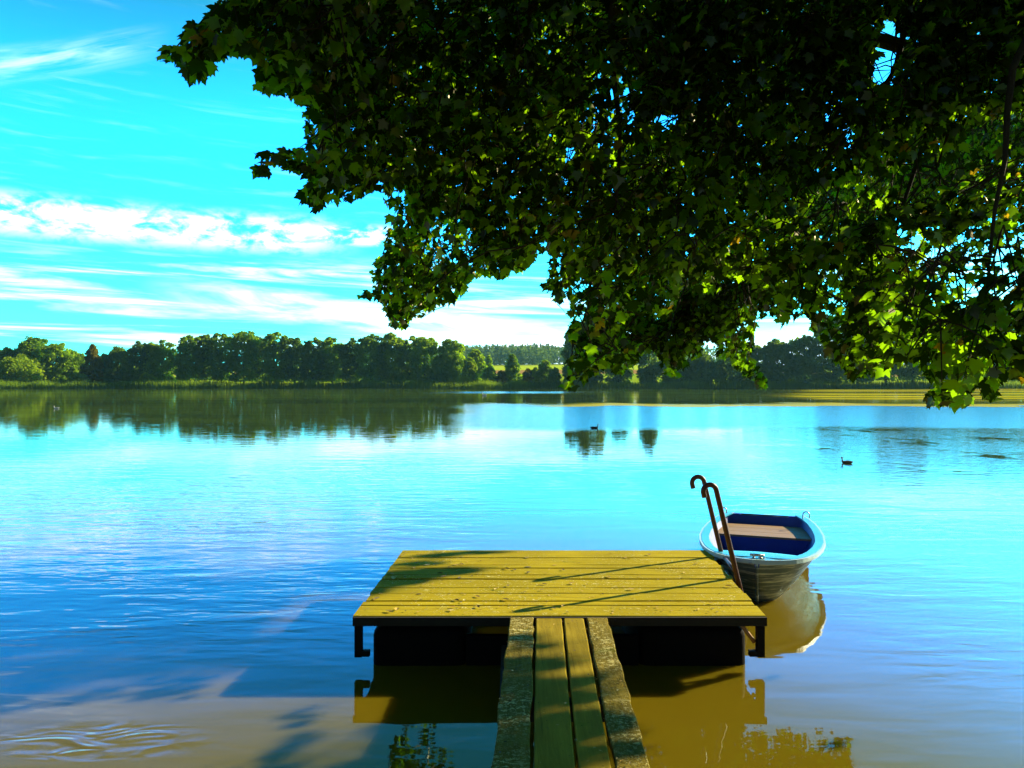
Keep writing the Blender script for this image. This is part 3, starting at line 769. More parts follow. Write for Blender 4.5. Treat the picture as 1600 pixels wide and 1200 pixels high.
mid = [
 (764, 556, 16, 250, 'round', 'mid', .05, 'small round topped tree against the bright field'),
 (764, 573, 30, 206, 'round', 'mid', .04, 'low bushy tree below the small round topped one'),
 (783, 580, 20, 207, 'round', 'rust', .04, 'low rust tinged shrub left of the big dome tree'),
 (800, 552, 36, 209, 'cone', 'dark', .03, 'big dome shaped dark tree standing alone in the gap'),
 (824, 576, 18, 206, 'round', 'rust', .03, 'rusty shrub touching the right of the big dome tree'),
 (837, 574, 22, 207, 'round', 'light', .03, 'pale yellow green shrub between the two lone trees'),
 (851, 562, 26, 209, 'round', 'mid', .06, 'round lone tree right of the big dome tree'),
 (866, 574, 22, 206, 'round', 'mid', .03, 'bushy green tree leaning on the round lone tree'),
]
for i, (px, top, wp, y, sty, mk_, zc, lab) in enumerate(mid):
    nm = 'shore_shrub' if 'shrub' in lab else 'shore_tree'
    far_tree(px, top, wp, y, 603, sty, mk_, lab, cat='shrub' if 'shrub' in lab else 'tree', group='trees in the gap before the field', z_crown=zc, seed=60+i, name=nm, density=1.2)
rowR = [
 (898, 512, 36, 214, 'tall', 'dark2', .06, 'tall dark tree at the right end of the field gap'),
 (922, 497, 48, 212, 'tall', 'dark2', .10, 'tall dark tree second from the field gap behind the maple'),
 (968, 524, 46, 214, 'round', 'dark2', .08, 'dark broad tree behind the long hanging maple branch'),
 (1014, 503, 34, 212, 'round', 'dark2', .06, 'low dark tree behind the maple right of the long branch'),
 (1052, 552, 50, 213, 'round', 'dark2', .06, 'low dark round tree behind the middle maple branches'),
 (1096, 548, 44, 212, 'round', 'dark2', .08, 'dark tree under the white sky gap in the maple'),
 (1140, 545, 48, 214, 'round', 'dark2', .06, 'dark tree behind the yellow maple tip'),
 (1182, 538, 46, 212, 'oval', 'dark2', .08, 'dark tree left of the bright opening in the maple'),
 (1216, 529, 44, 210, 'oval', 'dark2', .06, 'teal tree under the bright opening in the maple'),
 (1258, 524, 52, 212, 'oval', 'dark2', .06, 'tall teal tree right of the bright opening'),
 (1302, 490, 48, 213, 'tall', 'dark2', .10, 'dark tree behind the drooping right maple branches'),
 (1340, 500, 46, 212, 'tall', 'dark2', .14, 'tall dark tree seen between right maple branches'),
 (1384, 472, 50, 214, 'tall', 'dark2', .16, 'tall dark tree with bare lower trunk on the right'),
 (1426, 466, 46, 213, 'tall', 'dark2', .16, 'tall dark tree left of the lowest maple spray'),
 (1468, 480, 52, 212, 'tall', 'dark2', .12, 'tall dark tree behind the lowest maple spray'),
 (1512, 474, 50, 214, 'tall', 'dark2', .12, 'tall dark tree right of the lowest maple spray'),
 (1556, 466, 50, 213, 'tall', 'dark2', .10, 'tall dark tree second from the right edge'),
 (1600, 470, 54, 214, 'tall', 'dark2', .10, 'tall dark tree cut by the right picture edge'),
]
for i, (px, top, wp, y, sty, mk_, zc, lab) in enumerate(rowR):
    far_tree(px, top, wp, y-6, 606, sty, mk_, lab, group='trees along the right far shore', z_crown=zc, seed=90+i, density=1.25)

# reeds along the far bank
N = 26000
rg = np.random.default_rng(5)
rx = rg.uniform(-190, 190, N); dep = rg.uniform(-1.5, 3.0, N); ry = far_bank(rx)+dep
clump = 0.5+0.5*np.sin(rx*0.35+np.sin(rx*0.11)*3); rh = (1.35+0.6*clump+rg.normal(0, .2, N))*np.where(np.abs(rx+20) < 200, 1, .9)
wdt = rg.uniform(0.03, 0.09, N); lean = rg.normal(0, 0.25, (N, 2)); q = rg.uniform(0, PI, N)
ex = np.cos(q)*wdt; ey = np.sin(q)*wdt; z0 = np.maximum(ground_z(rx, ry), -0.3)
b0 = np.stack([rx-ex, ry-ey, z0], 1); b1 = np.stack([rx+ex, ry+ey, z0], 1)
m0 = np.stack([rx+ex*.8+lean[:, 0]*.35, ry+ey*.8+lean[:, 1]*.35, z0+rh*.65], 1); m1 = np.stack([rx-ex*.8+lean[:, 0]*.35, ry-ey*.8+lean[:, 1]*.35, z0+rh*.65], 1)
tp0 = np.stack([rx+lean[:, 0]+ex*.15, ry+lean[:, 1], z0+rh], 1); tp1 = np.stack([rx+lean[:, 0]-ex*.15, ry+lean[:, 1], z0+rh], 1)
V = np.stack([b0, b1, m0, m1, tp0, tp1], 1).reshape(-1, 3); k = np.arange(N)[:, None]*6
Fq = np.concatenate([k+np.array([0, 1, 2, 3]), k+np.array([3, 2, 4, 5])], 0)
mr = mat_leaf('reed_leaves', (0.07, 0.16, 0.016), (0.22, 0.36, 0.03), (0.34, 0.54, 0.03), 0.4, 0.06)
tag(link('reeds', np_mesh('reeds', V, Fq), mr), 'belt of green reeds along the far waterline', 'reeds', kind='stuff')

# forest on the far hill
def forest():
    rg = np.random.default_rng(9); Vs = []; Fs = []; n0 = 0
    for k in range(1500):
        y = rg.uniform(600, 790); x = rg.uniform(-0.30, 0.30)*y
        if not (-0.09 < x/y < 0.10) and rg.random() < 0.6: continue
        z = float(ground_z(np.array(x), np.array(y))); conifer = rg.random() < 0.35
        ht = rg.uniform(14, 17.5); wd = rg.uniform(2.2, 3.4) if conifer else rg.uniform(3.5, 5.2)
        m = 46
        a = rg.uniform(0.04, 1, m) if conifer else rg.beta(2, 1.5, m)
        pr = (1-a)**0.8 if conifer else np.sqrt(np.clip(1-(2*a-1)**2, 0, 1))*0.9+0.1
        th = rg.uniform(0, 2*PI, m); R = wd*pr*rg.uniform(0.6, 1.05, m)
        Pq = np.stack([x+np.cos(th)*R, y+np.sin(th)*R, z+ht*a], 1)
        nr_ = np.stack([np.cos(th), np.sin(th), np.full(m, .5)], 1)+rg.normal(size=(m, 3))*.4
        nr_ /= np.linalg.norm(nr_, axis=1)[:, None]
        e1 = np.cross(nr_, rg.normal(size=(m, 3))); e1 /= np.linalg.norm(e1, axis=1)[:, None]; e2 = np.cross(nr_, e1)
        s = rg.uniform(0.6, 1.5, m)[:, None]
        q = np.stack([Pq-e1*s, Pq-e2*s*.7, Pq+e1*s, Pq+e2*s*.7], 1).reshape(-1, 3)
        Vs.append(q); Fs.append(np.arange(m*4).reshape(m, 4)+n0); n0 += m*4
    return np.concatenate(Vs), np.concatenate(Fs)
V, Fq = forest()
mf = mat_leaf('hill_forest_leaves', (0.05, 0.11, 0.03), (0.13, 0.22, 0.05), (0.2, 0.34, 0.04), 0.35, 0.05)
tag(link('hill_forest', np_mesh('hill_forest', V, Fq), mf), 'distant mixed forest covering the hill behind the field', 'forest', kind='stuff')

# ------------------------------------------------------------------ the maple overhead
mask_poly = [(215, -900), (300, -250), (342, -20), (332, 22), (292, 42), (268, 72), (243, 84), (252, 100), (285, 108), (292, 138), (318, 138), (336, 118), (342, 92),
 (366, 92), (396, 96), (398, 128), (402, 150), (446, 150), (470, 168), (490, 166), (474, 196), (470, 228), (452, 238), (428, 236), (402, 246), (408, 262), (392, 274), (398, 287), (412, 284), (420, 262),
 (458, 268), (482, 288), (458, 312), (456, 328), (478, 322), (496, 338), (506, 326), (548, 326), (568, 308), (590, 302), (602, 318), (598, 350), (590, 388), (582, 420), (572, 448), (560, 466), (584, 472), (598, 474), (604, 500), (620, 518), (632, 522), (642, 508), (660, 496),
 (690, 480), (722, 474), (736, 440), (760, 434), (780, 440), (798, 424), (822, 430), (832, 404), (846, 396), (858, 404), (846, 458), (856, 470), (868, 470), (884, 508), (892, 540), (886, 580), (880, 612), (904, 612), (920, 592), (946, 580), (968, 588), (992, 566), (1008, 552),
 (1028, 556), (1036, 588), (1062, 592), (1078, 570), (1098, 552), (1118, 568), (1136, 560), (1152, 586), (1172, 592), (1190, 610), (1198, 598), (1186, 560), (1178, 530), (1188, 500), (1202, 488), (1216, 516), (1240, 506), (1262, 496), (1278, 540), (1300, 566), (1330, 596), (1352, 590), (1376, 600), (1398, 576),
 (1420, 566), (1436, 580), (1456, 590), (1452, 622), (1438, 638), (1458, 642), (1476, 634), (1490, 646), (1510, 640), (1518, 618), (1540, 628), (1556, 630), (1562, 606), (1590, 590), (1604, 606), (1700, 560), (2300, 480), (2900, 300), (2900, -900)]
CELL = 4.0; MX0, MY0 = 200, -904; MW, MH = int((2904-200)/CELL), int((660+904)/CELL)
def rasterise(poly):
    out = np.zeros((MH, MW), bool); xs_ = MX0+(np.arange(MW)+.5)*CELL
    pl = np.array(poly, float)
    for j in range(MH):
        yv = MY0+(j+.5)*CELL; cr = []
        for a, b in zip(pl, np.roll(pl, -1, 0)):
            if (a[1] <= yv) != (b[1] <= yv): cr.append(a[0]+(yv-a[1])/(b[1]-a[1])*(b[0]-a[0]))
        cr.sort()
        for q in range(0, len(cr)-1, 2): out[j] |= (xs_ >= cr[q]) & (xs_ < cr[q+1])
    return out
MASK = rasterise(mask_poly)
def in_mask(px, py):
    i = ((px-MX0)/CELL).astype(int); j = ((py-MY0)/CELL).astype(int)
    ok = (i >= 0) & (i < MW) & (j >= 0) & (j < MH)
    r = np.zeros(len(px), bool); r[ok] = MASK[j[ok], i[ok]]; return r
# natural gaps in the crown and thinner places: centre, radii, cover (layers of leaves)
thin_spots = [(1392, 62, 20, 36, 0.0), (1378, 112, 16, 22, 0.15), (1040, 192, 12, 18, 0.1), (892, 240, 10, 14, 0.2), (1190, 505, 14, 26, 0.5), (1225, 512, 40, 26, 0.6), (1500, 420, 70, 55, 1.3), (1110, 545, 10, 14, 0.2),
              (1570, 430, 40, 80, 1.6), (1285, 180, 12, 10, 0.5), (1325, 215, 16, 14, 0.5), (700, 380, 40, 40, 1.8), (900, 480, 20, 60, 1.8), (620, 330, 20, 30, 1.2), (1420, 380, 20, 20, 0.8), (1590, 240, 20, 60, 1.2), (960, 170, 50, 70, 2.2), (1300, 470, 30, 60, 1.6)]
anchors = np.array([(260, 90, 4.7, .35), (420, 60, 4.9, .6), (480, 200, 5.2, .6), (430, 260, 5.0, .25), (500, 310, 5.4, .4), (600, 250, 7.0, .9), (640, 420, 9.0, .6), (630, 510, 9.6, .3), (740, 420, 9.0, .7), (720, 150, 7.0, 1.4),
                    (860, 430, 8.6, .8), (890, 560, 8.0, .6), (950, 300, 8.0, 1.4), (1010, 540, 8.0, .7), (1050, 80, 6.5, 1.6), (1100, 420, 7.5, 1.4), (1180, 580, 7.8, .4), (1250, 350, 7.0, 1.6), (1340, 560, 6.6, .9), (1400, 200, 6.5, 1.8), (1480, 600, 4.9, .4),
                    (1560, 520, 5.2, .7), (1560, 300, 5.8, 1.4), (1560, 60, 5.8, 1.6), (1700, 400, 6.5, 1.6), (2200, 100, 7.0, 2.0), (900, -500, 6.5, 1.8), (1700, -500, 7, 2.2), (350, -300, 4.8, 1.0), (2500, -300, 6, 2)], float)
def depth_at(px, py, rg):
    d2 = (px[:, None]-anchors[None, :, 0])**2 + (py[:, None]-anchors[None, :, 1])**2
    w_ = 1/(d2+400)**1.6; w_ /= w_.sum(1)[:, None]
    D_ = w_@anchors[:, 2]; S_ = w_@anchors[:, 3]
    return D_ + rg.normal(size=len(px))*S_*0.8, S_
GC = 20.0; GW, GH = int(2704/GC), int(1560/GC)
gpx = MX0+(np.arange(GW)+.5)*GC; gpy = MY0+(np.arange(GH)+.5)*GC
GX, GY = np.meshgrid(gpx, gpy)
target = np.where(in_mask(GX.ravel(), GY.ravel()), 5.6, 0).reshape(GH, GW)
inframe = (GX > 180) & (GX < 1640) & (GY > -40)
target = np.where(inframe, target, target*np.where((GX > 1640) & (GY > -260), 0.10, 0.36))
target = np.where(inframe & (GX > 1400) & (GY > 360), np.minimum(target, 3.2), target)
target = np.where(inframe & (GX > 1000) & (GY > 500), np.minimum(target, 3.4), target)
for (cx_, cy_, rx_, ry_, cv) in thin_spots:
    m_ = ((GX-cx_)/rx_)**2+((GY-cy_)/ry_)**2 < 1; target[m_] = np.minimum(target[m_], cv)
er = target.copy()
for dj, di in ((0, 1), (0, -1), (1, 0), (-1, 0)):
    er = np.minimum(er, np.roll(np.roll(target, dj, 0), di, 1))
target = np.where((er == 0) & (target > 0) & inframe, np.minimum(target, 2.2), target)

def shadow_at(P_, z):
    k = (P_[:, 2]-z)/SUN[2]; return P_[:, 0]-k*SUN[0], P_[:, 1]-k*SUN[1]
def ellipse_in(x, y, cx_, cy_, rx_, ry_, rot=0.0):
    c, s = math.cos(rot), math.sin(rot); dx = x-cx_; dy = y-cy_
    return ((dx*c+dy*s)/rx_)**2+((-dx*s+dy*c)/ry_)**2 < 1
GANG = [(.06, 4.80, .10, .05, 0), (.16, 4.66, .06, .03, 0), (.12, 4.36, .21, .085, .1), (.05, 4.04, .16, .12, .1), (.36, 4.11, .12, .045, .1), (.27, 3.90, .20, .05, .1), (.36, 3.62, .27, .12, .1), (0.0, 3.76, .10, .04, 0),
        (.05, 3.30, .30, .19, .1), (.52, 3.36, .10, .06, 0), (.1, 2.9, .45, .22, 0), (.2, 2.4, .6, .3, 0)]
DAP = [(-.765, 7.06, .26, .08, .05), (-.27, 7.15, .27, .05, .05), (-.83, 6.71, .18, .05, .1), (-.97, 6.37, .10, .06, 0), (-.60, 6.43, .33, .11, .15), (-.86, 6.15, .19, .11, .15), (-1.03, 5.83, .06, .07, 0)]
SUNNY = [(at(1188, 590, 7.8), .42), (at(1184, 530, 7.8), .30), (at(1110, 560, 7.8), .40), (at(1040, 575, 8.0), .30), (at(1255, 490, 7.2), .50), (at(1290, 450, 7.0), .40), (at(1480, 610, 4.9), .36), (at(1440, 570, 5.0), .30),
         (at(1590, 430, 5.3), .50), (at(1580, 560, 5.0), .36), (at(1540, 520, 5.1), .30), (at(720, 375, 8.8), .40), (at(960, 130, 6.9), .45), (at(900, 520, 8.2), .25), (at(640, 500, 9.4), .30), (at(1570, 250, 5.8), .35), (at(1375, 110, 6.5), .25), (at(1510, 560, 5.0), .5), (at(1560, 600, 5.1), .4), (at(1500, 450, 5.6), .5), (at(1350, 560, 6.6), .35), (at(1420, 520, 6.0), .35), (at(960, 560, 8.0), .3), (at(780, 410, 8.9), .3), (at(1595, 330, 5.6), .4), (at(1090, 250, 7.4), .25), (at(990, 430, 8.0), .22)]
for i_, (q_, r_) in enumerate(SUNNY):
    k_ = q_[2]/SUN[2]; sx_, sy_ = q_[0]-k_*SUN[0], q_[1]-k_*SUN[1]
    if -5.2 < sx_ < -1.2 and 4.7 < sy_ < 8.5: SUNNY[i_] = (q_, r_*0.42)
def light_ok(P_, rg):
    """keeps the crown open where sun falls through on the platform and water"""
    x, y = shadow_at(P_, DECK); ok = np.ones(len(P_), bool)
    dk = (x > -1.25) & (x < 2.0) & (y > 5.08) & (y < 7.6)
    al = np.zeros(len(P_), bool)
    for e in DAP: al |= ellipse_in(x, y, *e)
    ok &= ~dk | al
    gw = (x > -0.35) & (x < 0.85) & (y > 1.8) & (y <= 5.08)
    al = np.zeros(len(P_), bool)
    for e in GANG: al |= ellipse_in(x, y, *e)
    ok &= ~gw | al
    x, y = shadow_at(P_, 0.0)
    rw = (x > 0.75) & (x < 9) & (y > 2.0) & (y < 11)
    lw = ellipse_in(x, y, -2.35, 4.15, 1.15, .60, .15) | ellipse_in(x, y, -2.0, 6.55, .75, .09, .3) | ellipse_in(x, y, -3.4, 3.9, .8, .3, 0.1) | ((x > -9) & (x < -.5) & (y > 9.5))
    thinout = rg.random(len(P_)) < 0.004
    ok &= ~rw | thinout
    ok &= ~lw | thinout
    x, y = shadow_at(P_, DECK); free = np.zeros(len(P_), bool)
    for e in GANG+DAP: free |= ellipse_in(x, y, *e)
    for q, r in SUNNY:                # gaps up-sun of the fringes that glow
        dq = P_-q; k = dq@SUN; away = np.linalg.norm(dq-np.outer(k, SUN), axis=1)
        ok &= ~((k > 0.22) & (away < r*1.5)) | (rg.random(len(P_)) < 0.05) | free
    return ok

half = [(0, 0), (.15, -.07), (.38, -.01), (.31, .11), (.46, .22), (.61, .47), (.42, .46), (.28, .44), (.31, .61), (.19, .68), (.12, .80)]
outl = half + [(0, 1.0)] + [(-x, y) for x, y in half[:0:-1]]
outl = np.array(outl); NLV = len(outl)
tmpl = np.concatenate([[[0, .36]], outl]); tz = -0.30*np.abs(tmpl[:, 0])**1.5-0.22*(tmpl[:, 1]-.36)**2; tz[0] = 0.02
TM = np.concatenate([tmpl, tz[:, None]], 1)
TF = np.array([(0, 1+k, 1+(k+1) % NLV) for k in range(NLV)])

leaves_P, leaves_N, leaves_T, leaves_S = [], [], [], []
spray_bases, twig_lines = [], []
cover = np.zeros((GH, GW))
def add_sprays(px, py, dep, rg, dens_limit=True, base_world=None):
    n = len(px)
    base = np.stack([(px-CX)*dep/F, dep, CAMH-(py-HY)*dep/F], 1) if base_world is None else base_world
    for b in base:
        out = np.array([b[0]-6.5, b[1]-7.0, 0.0]); out /= (np.linalg.norm(out)+1e-6)
        dv = out*rg.uniform(.1, .6)+np.array([rg.normal(0, .45), rg.normal(0, .45), -rg.uniform(.25, .95)]); dv /= np.linalg.norm(dv)
        Ln = rg.uniform(.35, .75); m = rg.integers(15, 26)
        st_ = b - dv*Ln*0.5
        tt = np.sort(rg.uniform(.1, 1.05, m))
        side = rg.normal(size=(m, 3)); side -= np.outer(side@dv, dv); side /= np.linalg.norm(side, axis=1)[:, None]
        off = rg.uniform(.03, .15, m)[:, None]
        LP = st_ + np.outer(tt*Ln, dv) + side*off + np.array([0, 0, -.03])
        tipd = side*.75 + dv*.5 + np.array([0, 0, -.75]) + rg.normal(size=(m, 3))*.25
        tipd /= np.linalg.norm(tipd, axis=1)[:, None]
        nm_ = np.array([0, -0.12, .75]) + rg.normal(size=(m, 3))*.55 + side*.35
        nm_ -= tipd*np.sum(nm_*tipd, 1)[:, None]; nm_ /= np.linalg.norm(nm_, axis=1)[:, None]
        sz = rg.uniform(.058, .112, m)
        cen = LP + tipd*sz[:, None]*.4
        qx = CX+F*cen[:, 0]/cen[:, 1]; qy = HY-F*(cen[:, 2]-CAMH)/cen[:, 1]
        tx = CX+F*(LP+tipd*sz[:, None]*.85)[:, 0]/cen[:, 1]; ty = HY-F*((LP+tipd*sz[:, None]*.85)[:, 2]-CAMH)/cen[:, 1]
        ok = in_mask(qx, qy) & in_mask(tx, ty) & (cen[:, 2] > 1.55) & (cen[:, 1] > 2.2)
        for (hx, hy, hrx, hry, cv) in thin_spots:
            if cv < 0.3: ok &= ((qx-hx)/(hrx))**2+((qy-hy)/(hry))**2 > 1
        ok &= light_ok(cen, rg)
        ry_ = HY+F*(cen[:, 2]+CAMH)/cen[:, 1]      # keeps hanging sprays high enough over the near water
        ok &= (ry_ > 1222) | (cen[:, 1] < 3) | ((qx > 610) & (qx < 730) & (ry_ > 1140)) | ((qx > 950) & (qx < 1200) & (ry_ > 1120)) | ((qx > 1190) & (qx < 1330) & (ry_ > 1140)) | (qx > 1640)
        gi = np.clip(((qx-MX0)/GC).astype(int), 0, GW-1); gj = np.clip(((qy-MY0)/GC).astype(int), 0, GH-1)
        if dens_limit: ok &= cover[gj, gi] < target[gj, gi]
        if ok.sum() < 1: continue
        leaves_P.append(LP[ok]); leaves_N.append(nm_[ok]); leaves_T.append(tipd[ok]); leaves_S.append(sz[ok])
        ar = (sz[ok]*F/cen[ok][:, 1])**2*0.36/(GC*GC)
        np.add.at(cover, (gj[ok], gi[ok]), ar)
        if ok.sum() > 3:
            spray_bases.append(st_); twig_lines.append((st_, st_+dv*Ln*min(1, tt[ok].max())))
def sky_block_spray(b, rg):
    m = 26
    LP = b + rg.normal(size=(m, 3))*np.array([.45, .45, .25])
    tipd = rg.normal(size=(m, 3))*.6+np.array([0, 0, -.6]); tipd /= np.linalg.norm(tipd, axis=1)[:, None]
    nm_ = rg.normal(size=(m, 3))*.5+np.array([0, 0, .9]); nm_ -= tipd*np.sum(nm_*tipd, 1)[:, None]; nm_ /= np.linalg.norm(nm_, axis=1)[:, None]
    sz = rg.uniform(.15, .22, m)
    ok = light_ok(LP, rg) & ((LP[:, 1] < 0.3) | (HY-F*(LP[:, 2]-CAMH)/np.maximum(LP[:, 1], .3) < -60))
    leaves_P.append(LP[ok]); leaves_N.append(nm_[ok]); leaves_T.append(tipd[ok]); leaves_S.append(sz[ok])
    spray_bases.append(b)
rg = np.random.default_rng(21)
# sprays that shade the gangway, the platform corner and the near water on the left
def shade(targets, per, zr, zplane):
    for (cx_, cy_, rx_, ry_, rot) in targets:
        for k in range(per):
            a = rg.uniform(0, 6.28); q = math.sqrt(rg.random())*.85; c, s = math.cos(rot), math.sin(rot)
            ex_, ey_ = math.cos(a)*q*rx_, math.sin(a)*q*ry_
            z = rg.uniform(*zr); kk = (z-zplane)/SUN[2]
            Pw = np.array([[cx_+ex_*c-ey_*s+kk*SUN[0], cy_+ex_*s+ey_*c+kk*SUN[1], z]])
            add_sprays(np.zeros(1), np.zeros(1), np.zeros(1), rg, False, Pw)
shade(DAP, 22, (3.3, 4.6), DECK)
shade(GANG, 26, (3.0, 4.8), DECK)
WSH = [(-2.6, 5.35, .95, .45, 0), (-.62, 4.35, .50, .70, 0), (-3.2, 6.0, 2.2, 1.5, .1), (-4.6, 7.4, 1.4, 1.4, 0), (-1.8, 7.6, 1.0, .8, 0), (-2.0, 5.2, 1.0, .45, 0), (-.9, 3.6, .5, .9, 0), (-4.4, 4.6, 1.0, .8, 0), (-.7, 4.6, .4, .5, 0)]
for e_ in WSH: shade([e_], int(52*PI*e_[2]*e_[3]), (4.4, 8.0), 0.0)
n_ = 420
px = rg.uniform(955, 1330, n_); py = rg.uniform(430, 565, n_)
sel = ~((px > 1150) & (px < 1250) & (py > 478)); px, py = px[sel], py[sel]
add_sprays(px, py, rg.uniform(9.0, 10.5, len(px)), rg, False)
for it in range(260):
    lack = np.clip(target-cover, 0, None)*np.where(inframe, 1, .35)
    if lack.sum() < 40: break
    pr = lack.ravel()/lack.sum()
    ids = rg.choice(GH*GW, 110, p=pr)
    px = GX.ravel()[ids]+rg.uniform(-GC/2, GC/2, 110); py = GY.ravel()[ids]+rg.uniform(-GC/2, GC/2, 110)
    dep, S_ = depth_at(px, py, rg)
    if it > 12:
        wide = rg.random(110) < 0.35; dep = np.where(wide & (px > 620), dep+rg.normal(size=110)*1.3, dep)
    add_sprays(px, py, np.clip(dep, np.where((px > 620) & ((px < 1380) | (py < 430)), 5.6, 4.3), 12), rg)
# unseen crown leaves added over and behind the camera to block skylight
for k in range(520):
    Pw = np.array([[rg.uniform(-4.5, 13), rg.uniform(-6.5, 3.0), rg.uniform(4.2, 9.5)]])
    if Pw[0][0] > 6.5 and Pw[0][1] > -3: continue
    if np.linalg.norm((Pw[0]-np.array([5, 4, 6]))/np.array([10.5, 11, 6])) > 1: continue
    sky_block_spray(Pw[0], rg)
LP = np.concatenate(leaves_P); LN = np.concatenate(leaves_N); LT = np.concatenate(leaves_T); LS = np.concatenate(leaves_S)
print('maple leaves', len(LP), 'sprays', len(spray_bases), 'mean cover', cover[inframe & (target > 3)].mean())
LX = np.cross(LT, LN)
fold = rg.uniform(-.2, 1.8, len(LP)); wsc = rg.uniform(.82, 1.1, len(LP))
V = (LP[:, None, :] + LS[:, None, None]*(LX[:, None, :]*(TM[None, :, 0:1]*wsc[:, None, None]) + LT[:, None, :]*TM[None, :, 1:2] + LN[:, None, :]*(TM[None, :, 2:3]*fold[:, None, None])))
FA = (np.arange(len(LP))[:, None, None]*len(TM) + TF[None]).reshape(-1, 3)
t = NT('maple_leaves'); ri = t.n('ShaderNodeNewGeometry').outputs['Random Per Island']
c = t.mix(ri, (0.011, 0.018, 0.002), (0.034, 0.042, 0.006))
yg = t.step(t.math('ADD', ri, t.math('MULTIPLY', t.math('SUBTRACT', t.noise(t.pos(), 1.3, 2), 0.5), 1.1)), 0.43, 0.66)
tc = t.mix(yg, (0.045, 0.105, 0.002), (0.44, 0.90, 0.008))
tc = t.mix(t.step(t.math('FRACT', t.math('MULTIPLY', ri, 7.31)), 0.986, 0.987), tc, (0.62, 0.42, 0.01))
df = t.n('ShaderNodeBsdfDiffuse'); t.l(c, df.inputs[0]); tr = t.n('ShaderNodeBsdfTranslucent'); t.l(tc, tr.inputs[0])
m1 = t.n('ShaderNodeMixShader'); m1.inputs[0].default_value = 0.45; t.l(df.outputs[0], m1.inputs[1]); t.l(tr.outputs[0], m1.inputs[2])
gl = t.n('ShaderNodeBsdfGlossy'); gl.inputs[1].default_value = 0.42; gl.inputs[0].default_value = (1, .95, .7, 1)
m2 = t.n('ShaderNodeMixShader'); t.l(t.math('MULTIPLY', t.step(t.math('FRACT', t.math('MULTIPLY', ri, 13.7)), 0.5, 1.0), 0.11), m2.inputs[0]); t.l(m1.outputs[0], m2.inputs[1]); t.l(gl.outputs[0], m2.inputs[2])
t.l(m2.outputs[0], t.out.inputs['Surface'])
TR = np.array([9.5, 6.0, 0.25])
maple = empty('maple_tree', TR)
tag(maple, 'large shady maple spreading its hanging leafy branches over the lake', 'tree')
def mplace(o): o.location = -Vector(TR); return o
mplace(link('crown', np_mesh('crown', V.reshape(-1, 3), FA), t.m, maple))
# trunk and limbs
m_ = MB(); m_.tube([TR+np.array(q) for q in ((0, 0, -.5), (-.05, 0, .3), (-.2, .1, 1.5), (-.3, .2, 3.2), (-.6, .3, 5.0), (-.9, .4, 7.5), (-1.0, .5, 10.0))], [.62, .48, .40, .36, .30, .2, .06], 16)
mplace(m_.build('trunk', M['bark'], maple, True))
limb_ends = [(-1.6, 5.2, 5.4), (-1.2, 9.2, 5.6), (0.8, 6.2, 6.6), (1.2, 8.8, 5.6), (3.2, 7.6, 6.2), (3.6, 5.2, 5.0), (5.2, 9.5, 6.2), (4.9, 6.0, 4.4), (6.5, 3.8, 5.0), (7.5, 12.0, 7.2), (9.5, 13.5, 7.0), (2.5, 5.0, 8.0)]
limb_pts = []
for i, e in enumerate(limb_ends):
    h0 = 3.0+0.35*(i % 7); a = TR+np.array([-.3-.06*h0, .2, h0]); b = np.array(e)
    c1 = a+(b-a)*.35+np.array([0, 0, 1.5]); pts = []
    for k in range(19):
        u = k/18; q = (1-u)**2*a+2*u*(1-u)*c1+u*u*b
        pts.append(q + (RNG.normal(size=3)*.07 if 0 < k < 18 else 0))
    limb_pts += pts[4:]
    m_ = MB(); m_.tube(pts, [0.15*(1-k/18)**1.1+0.016 for k in range(19)], 9)
    mplace(m_.build('limb', M['bark'], maple, True))
limb_pts = np.array(limb_pts)
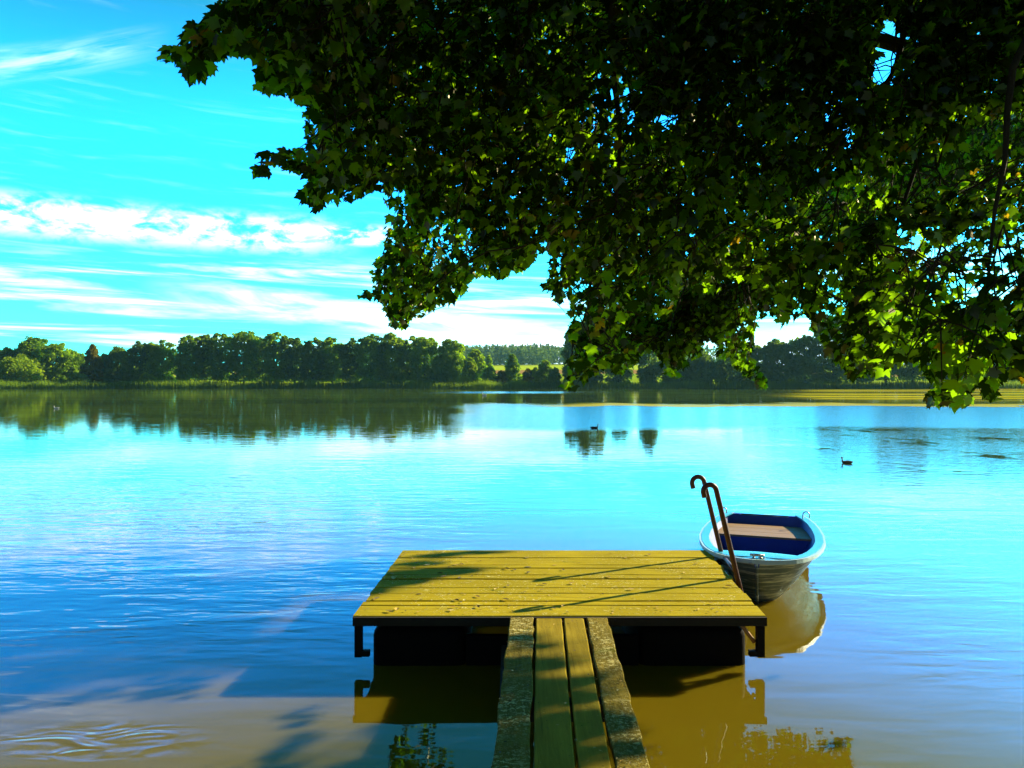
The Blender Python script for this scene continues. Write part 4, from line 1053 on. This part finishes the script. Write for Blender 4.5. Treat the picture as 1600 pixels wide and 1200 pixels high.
# branches: sprays gather on drooping boughs that leave the limbs
SB = np.array(spray_bases); nC = 170
cen = SB[rg.choice(len(SB), nC, replace=False)]
for it in range(6):
    lab_ = np.argmin(((SB[:, None, :]-cen[None])**2).sum(-1), 1)
    for k in range(nC):
        s_ = SB[lab_ == k]
        if len(s_): cen[k] = s_.mean(0)
lab_ = np.argmin(((SB[:, None, :]-cen[None])**2).sum(-1), 1)
def vis_ok(p):
    px = CX+F*p[0]/max(p[1], .5); py = HY-F*(p[2]-CAMH)/max(p[1], .5)
    return in_mask(np.array([px]), np.array([py]))[0]
m_ = MB()
for k in range(nC):
    if not np.any(lab_ == k): continue
    c_ = cen[k]+np.array([0, 0, .12]); j = np.argmin(((limb_pts-c_)**2*np.array([1, 1, .7])).sum(1) + np.where(limb_pts[:, 2] < c_[2], 4, 0)); a = limb_pts[j]
    mid_ = (a+c_)/2+np.array([0, 0, .35*np.linalg.norm((a-c_)[:2])+.05])
    pts = [(1-u)**2*a+2*u*(1-u)*mid_+u*u*c_ + (RNG.normal(size=3)*.03 if 0 < u < 1 else 0) for u in np.linspace(0, 1, 9)]
    keep = [vis_ok(q) or q[1] < 0.5 for q in pts]
    if all(keep[3:]): m_.tube(pts, [0.030*(1-u)+0.008 for u in np.linspace(0, 1, 9)], 6)
    done = [c_]
    for s_ in sorted(SB[lab_ == k], key=lambda q: np.linalg.norm(q-c_)):
        q = min(done, key=lambda d_: np.linalg.norm(d_-s_)); done.append(s_)
        md = (q+s_)/2+np.array([0, 0, .10*np.linalg.norm(q-s_)])+RNG.normal(size=3)*.02
        if vis_ok(md) and vis_ok(q) and vis_ok(s_) and np.linalg.norm(q-s_) < 1.1: m_.tube([q, md, s_], [.007, .006, .004], 4, False)
mplace(m_.build('boughs', M['bark'], maple, True))
m_ = MB()
for a, b in twig_lines:
    if vis_ok(a) and vis_ok((a+b)/2) and vis_ok(b): m_.tube([a, (a+b)/2+np.array([0, 0, .015]), b], [.006, .0045, .002], 4, False)
mplace(m_.build('twigs', M['bark'], maple, True))

# ------------------------------------------------------------------ thin summer haze over the lake
mh = bpy.data.materials.new('summer_haze'); mh.use_nodes = True; nt_ = mh.node_tree; nt_.nodes.clear()
oh = nt_.nodes.new('ShaderNodeOutputMaterial'); pv = nt_.nodes.new('ShaderNodeVolumePrincipled')
pv.inputs['Color'].default_value = (0.35, 0.85, 1.0, 1); pv.inputs['Density'].default_value = 0.00014; pv.inputs['Anisotropy'].default_value = 0.2
nt_.links.new(pv.outputs[0], oh.inputs['Volume'])
mb = MB(); mb.box((-4100, -1600, -4), (4100, 5100, 62))
tag(mb.build('haze', mh), 'thin blue summer haze over the lake', 'haze', kind='stuff')
